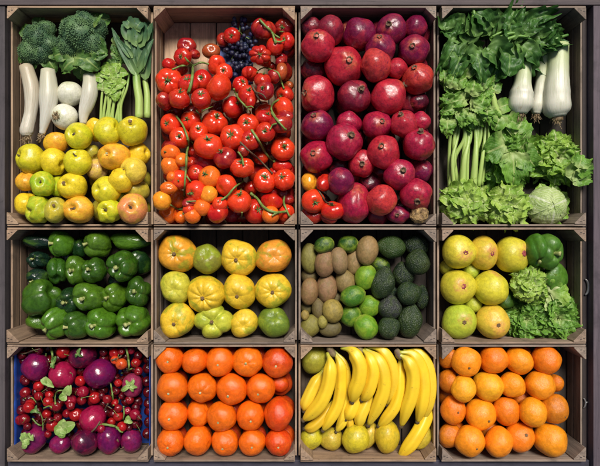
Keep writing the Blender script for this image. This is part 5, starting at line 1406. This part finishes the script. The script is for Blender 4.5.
# leek tops
bundle('leek_greens','blue-green leek tops fanning up from pale stalks in the apple crate','leek',
 [([(139,118),(139,100),(137,86),(136,70)],(8,7),[.10,.10,.10,.095]),([(147,118),(147,95),(145,78),(148,60)],(7,4),[.08,.08,.08,.08])],
 [(137,76,.10,104,44,4.5,.15,-.2),(137,76,.105,118,54,4.2,.12,-.25),(138,74,.10,86,52,6,.12,-.3),(139,74,.095,74,50,6,.1,-.3),(136,72,.09,96,56,7,.1,-.3),(145,80,.09,80,34,5,.2,-.3),(140,70,.10,66,34,4,.3,-.6),(133,58,.11,130,26,3.5,.2,-.4),(144,62,.10,92,30,5,.3,-.8),
  (134,50,.105,98,32,7,.15,-.7),(139,48,.11,84,30,8,.2,-.9),(136,44,.112,92,26,8,.2,-1.2),(131,40,.11,112,22,6,.2,-1.0),(142,42,.105,70,24,7,.2,-1.0),(136,30,.115,60,13,7,.8,-2.4),(132,26,.115,130,11,6,.8,-2.4)],
 'celery_skin','strap_leaf',seed=7,ruffle=.07,cup=.5,freq=2)
# the leafy bunches of the top right crate
lv=[]
for (px,py,az,L,wd) in ((462,40,120,34,9),(452,40,235,34,9),(458,52,250,32,10),(470,52,285,30,11),(448,32,75,24,8),(470,32,70,30,9),(480,38,95,30,11),(484,48,255,32,12),(492,50,300,32,12),(500,42,60,34,11),
   (508,40,90,36,9),(515,38,75,34,10),(505,52,270,28,12),(520,46,300,34,10),(528,40,330,34,10),(535,36,20,26,9),(515,30,20,34,9),(496,30,130,30,10),(476,56,200,28,9),(522,52,250,24,9),(462,30,170,26,9),(545,36,350,22,8),(540,40,300,18,6)):
    for q in range(3):
        lv.append((px+r.uniform(-6,6),py+r.uniform(-6,6),.07+.018*q+r.uniform(-.01,.012),az+r.uniform(-30,30),L*r.uniform(.85,1.2),wd*r.uniform(.85,1.2),.7-.1*q+r.uniform(-.3,.4),-1.6+r.uniform(-.9,.5)))
bundle('spinach','mass of dark green spinach leaves filling the top of the crate above the leeks','spinach',
 [([(505,40),(520,36),(532,40)],(3.5,2.5),[.115,.12,.115]),([(492,42),(508,34),(525,33)],(3.5,2.5),[.11,.118,.112]),([(490,38),(500,33),(515,28)],(3,2),[.11,.115,.11]),([(468,26),(474,14),(471,6)],(4,2.5),[.10,.11,.105]),([(550,43),(558,38),(568,35)],(3.5,2.5),[.09,.092,.09]),([(516,50),(520,60),(525,70)],(5,3),[.11,.112,.10])],
 lv,'green_stalk','spinach_leaf',seed=9,ruffle=.30,freq=3.4,nu=28,nv=21,cup=.55)
# celery stalks in the top right crate
st=[]; 
for i in range(13):
    x=449+i*2.9; st.append(([(x+r.uniform(-2.5,2.5),191-abs(i-5)*.8),(x+r.uniform(-3.5,3.5),160),(453+i*2.7+r.uniform(-3.5,3.5),138),(456+i*2.4+r.uniform(-3,3),116)],(r.uniform(3.5,7.5),r.uniform(1.8,3.0)),[.045+.012*(i%3),.06+.010*(i%3),.075,.07]))
lv=[]
for (px,py,az,L,wd) in ((452,92,100,22,9),(446,98,200,14,7),(456,84,60,20,8),(450,106,230,16,7),(462,100,150,22,9),(468,92,80,20,9),(476,90,60,18,8),(472,104,330,20,9),(460,112,260,16,8),(480,104,30,16,8),(444,86,120,14,6),(466,80,20,24,6),(484,110,300,14,8),(468,116,280,14,8),(450,116,270,16,8)):
    for q in range(4): lv.append((px+r.uniform(-5,5),py+r.uniform(-5,5),.075+.012*q,az+r.uniform(-50,50),L*1.05,wd*r.uniform(.7,1.1),.7,-1.8))
bundle('celery','celery bunch with thick pale green stalks below its curly light leaves','celery',st,lv,'celery_skin','deep_lettuce_leaf',group='bundles of green stalks',seed=11,ruffle=.46,freq=6,nu=22,nv=19)
# a short thick light stalk by the leeks
bundle('chard','pale thick leaf stalk lying between the celery and the short leek','chard',
 [([(488,82),(493,98),(497,112),(508,119)],(5,8),[.09,.09,.085,.08])],
 [(489,84,.095,100,20,6,.2,-.6),(492,92,.09,60,14,7,.3,-1),(498,108,.09,20,16,8,.3,-1.1),(500,116,.09,250,16,9,.4,-1.2),(506,118,.085,330,18,9,.4,-1.2)],'celery_skin','deep_lettuce_leaf',seed=13,ruffle=.25)
# lettuces
lettuce('lettuce', 503,160,.02,.092,'deep_lettuce_leaf','big loose green lettuce in the middle, with a broad white-ribbed leaf',seed=3,n=54,ruffle=.28,tall=.75,squash=(.92,1.15),extra=((.0,.01,.075,275,.085,.045,.25,-.9),(-.02,.03,.07,200,.07,.04,.4,-1.3),(.01,.05,.06,60,.07,.04,.5,-1.5),(.02,.01,.07,330,.07,.035,.4,-1.2)))
lettuce('lettuce', 552,160,.03,.082,'lettuce_leaf','loose curly lettuce at the right, one leaf reaching over the crate edge',seed=4,n=50,ruffle=.32,tall=.8,squash=(1.12,.95))
bundle('lettuce_leaf','single curled lettuce leaf hanging over the right edge of the top right crate','lettuce',[],[(566,176,.11,28,32,9,.35,-.9),(578,168,.125,70,16,9,.3,-1.3),(582,166,.125,300,14,9,.2,-1.3),(572,178,.118,-5,20,8,.2,-.6)],'celery_skin','deep_lettuce_leaf',seed=15,ruffle=.38,freq=6)
def cabbage(px,py,z,R,label,seed,sq=(1,1),mat='cabbage_leaf',fold=0.,name='cabbage',cat='cabbage',group=None):
    r = random.Random(seed); root=empty(name, W(px,py,z)); tag(root,label,cat,group)
    mb = MB()
    for i in range(11):
        az = i*2.4+r.uniform(-.3,.3); tilt = .25+.95*(i/10); rad = R*(.84+.018*i)
        q = Quaternion((0,0,1),az) @ Quaternion((0,1,0),tilt)
        P=[];U=[]; nu,nv = (44,37) if fold else (26,23); a0=.95
        for u_ in range(nu):
            for v_ in range(nv):
                u=u_/(nu-1); v=v_/(nv-1)*2-1
                th=-a0+2*a0*u*1.0; ph=v*(.95*math.sin(math.pi*min(1,.12+.80*u))**.6)
                d=Vector((math.sin(th)*-1, math.sin(ph)*math.cos(th), math.cos(ph)*math.cos(th))).normalized()
                e_=max(abs(v),u)
                k=1+.035*noise.noise(d*5+Vector((i,0,0)))+.03*noise.noise(d*13+Vector((i,0,0)))*1.0+.16*max(0,e_-.72)*(1+1.8*noise.noise(Vector((u*7,v*7,i))))
                if fold: k += fold*(.5-abs(noise.noise(d*2.4+Vector((i*3,0,0))))*2.6) + fold*.28*(.4-abs(noise.noise(d*6.5+Vector((i,4,0))))*2)
                P.append(q@(d*rad*k)+Vector((0,0,0))); U.append((1-u if False else u*.9+.1,(v+1)/2))
        mb.grid(P,U,nu,nv)
    mb.ball((0,0,0),R*.82,28,18)
    for v in mb.v: v.x*=sq[0]; v.y*=sq[1]; v.z=v.z*.85
    if fold:
        for i in range(26):
            a = i*2.39996; q = (i+.5)/26; th = .15+1.15*q; d = Vector((math.sin(th)*math.cos(a)*sq[0], math.sin(th)*math.sin(a)*sq[1], math.cos(th)*.8))
            leaf(mb, d*R*.93, a+r.uniform(-.9,.9), R*r.uniform(.5,.75), R*r.uniform(.30,.42), up=1.0-1.2*q+r.uniform(-.2,.3), curl=-1.9+r.uniform(-.5,.3), ruffle=.34, seed=seed*9+i, nu=16, nv=15, freq=4.5, cup=.5, crink=.14)
    obj('head', mb.mesh('head', M[mat]), root)
    mb = MB()
    for i,(az,L,Wd,up,cu) in enumerate(((20,.95,.5,1.1,-1.9),(60,.95,.5,1.0,-1.6),(-20,.9,.5,1.1,-1.8),(-60,.8,.5,1.0,-1.6),(100,.75,.5,1.1,-1.3),(300,.7,.5,.8,-1.5),(165,.55,.4,1.1,-1.3))):
        a=math.radians(az); leaf(mb, Vector((math.cos(a)*R*.5*sq[0],math.sin(a)*R*.5*sq[1],-R*.55)), a, L*R*1.15, Wd*R, up, cu, ruffle=.24, seed=seed+i, nu=14, nv=13, freq=5)
    obj('outer_leaves', mb.mesh('outer_leaves', M['lettuce_leaf']), root)
    return root
cabbage(546,206,.072,.054,'pale green cabbage with white veins in the bottom right corner of the top right crate',21,(1.06,1.0))
cabbage(464,203,.070,.056,'tight crinkly light green lettuce in the bottom left corner of the top right crate',25,(1.1,1.0),'savoy_leaf',.16,'lettuce','lettuce','lettuces')
cabbage(505,207,.075,.054,'tight crinkly lettuce hanging over the crate edge, left of the pale cabbage',26,(1.0,1.08),'savoy_leaf',.18,'lettuce','lettuce','lettuces')
cabbage(528,284,.085,.040,'light green lettuce with a yellowish crinkled heart and a smooth outer leaf, beside the pomelos',27,(1.1,1.05),'savoy_leaf',.20,'lettuce','lettuce','lettuces')
lettuce('lettuce', 533,287,.02,.060,'lettuce_leaf','ragged outer lettuce leaves spreading under the yellowish crinkled heart',seed=22,n=34,ruffle=.30,tall=1.05,squash=(1.08,1.0),extra=((.02,-.005,.055,30,.05,.05,.9,-1.7),(.02,-.02,.05,-15,.045,.045,.9,-1.5),(-.03,-.005,.05,190,.04,.03,.6,-1.4)))
lettuce('lettuce', 521,318,.025,.068,'deep_lettuce_leaf','curly green lettuce in the bottom middle of the pomelo crate, left one',seed=7,n=44,ruffle=.3,tall=.85,squash=(1.0,.95))
lettuce('lettuce', 551,316,.03,.080,'deep_lettuce_leaf','wide curly green lettuce in the bottom right of the pomelo crate',seed=8,n=48,ruffle=.32,tall=.9,squash=(1.05,.95))

# ------------------------------------------------------------------ light and camera
w = bpy.data.worlds.new('World'); scene.world = w; w.use_nodes = True
nt = w.node_tree; bg = nt.nodes['Background']; sky = nt.nodes.new('ShaderNodeTexSky')
sky.sky_type = 'NISHITA'; sky.sun_disc = False
EL, AZ = math.radians(57), math.radians(14)       # sun beyond the top edge, a little to the right
sky.sun_elevation = EL; sky.sun_rotation = AZ; sky.air_density = 1; sky.dust_density = 3
nt.links.new(sky.outputs[0], bg.inputs[0]); bg.inputs[1].default_value = .05
sl = bpy.data.lights.new('sun','SUN'); sl.energy = 3.9; sl.angle = math.radians(21); sl.color = (1,.95,.87)
so = bpy.data.objects.new('sun', sl); col.objects.link(so)
d = Vector((math.sin(AZ)*math.cos(EL), math.cos(AZ)*math.cos(EL), math.sin(EL)))
so.rotation_mode='QUATERNION'; so.rotation_quaternion = d.to_track_quat('Z','Y'); so.location = d*3
cam = bpy.data.cameras.new('camera'); co = bpy.data.objects.new('camera', cam); col.objects.link(co)
cam.sensor_width = 36; cam.lens = 36*(HC-ZR)/(600*S); cam.clip_end = 50
co.location = (0,0,HC); co.rotation_euler = (0,0,0); scene.camera = co
scene.view_settings.view_transform = 'Standard'; scene.view_settings.look = 'None'
scene.view_settings.exposure = .17; scene.view_settings.gamma = 1
scene.render.engine = 'CYCLES'
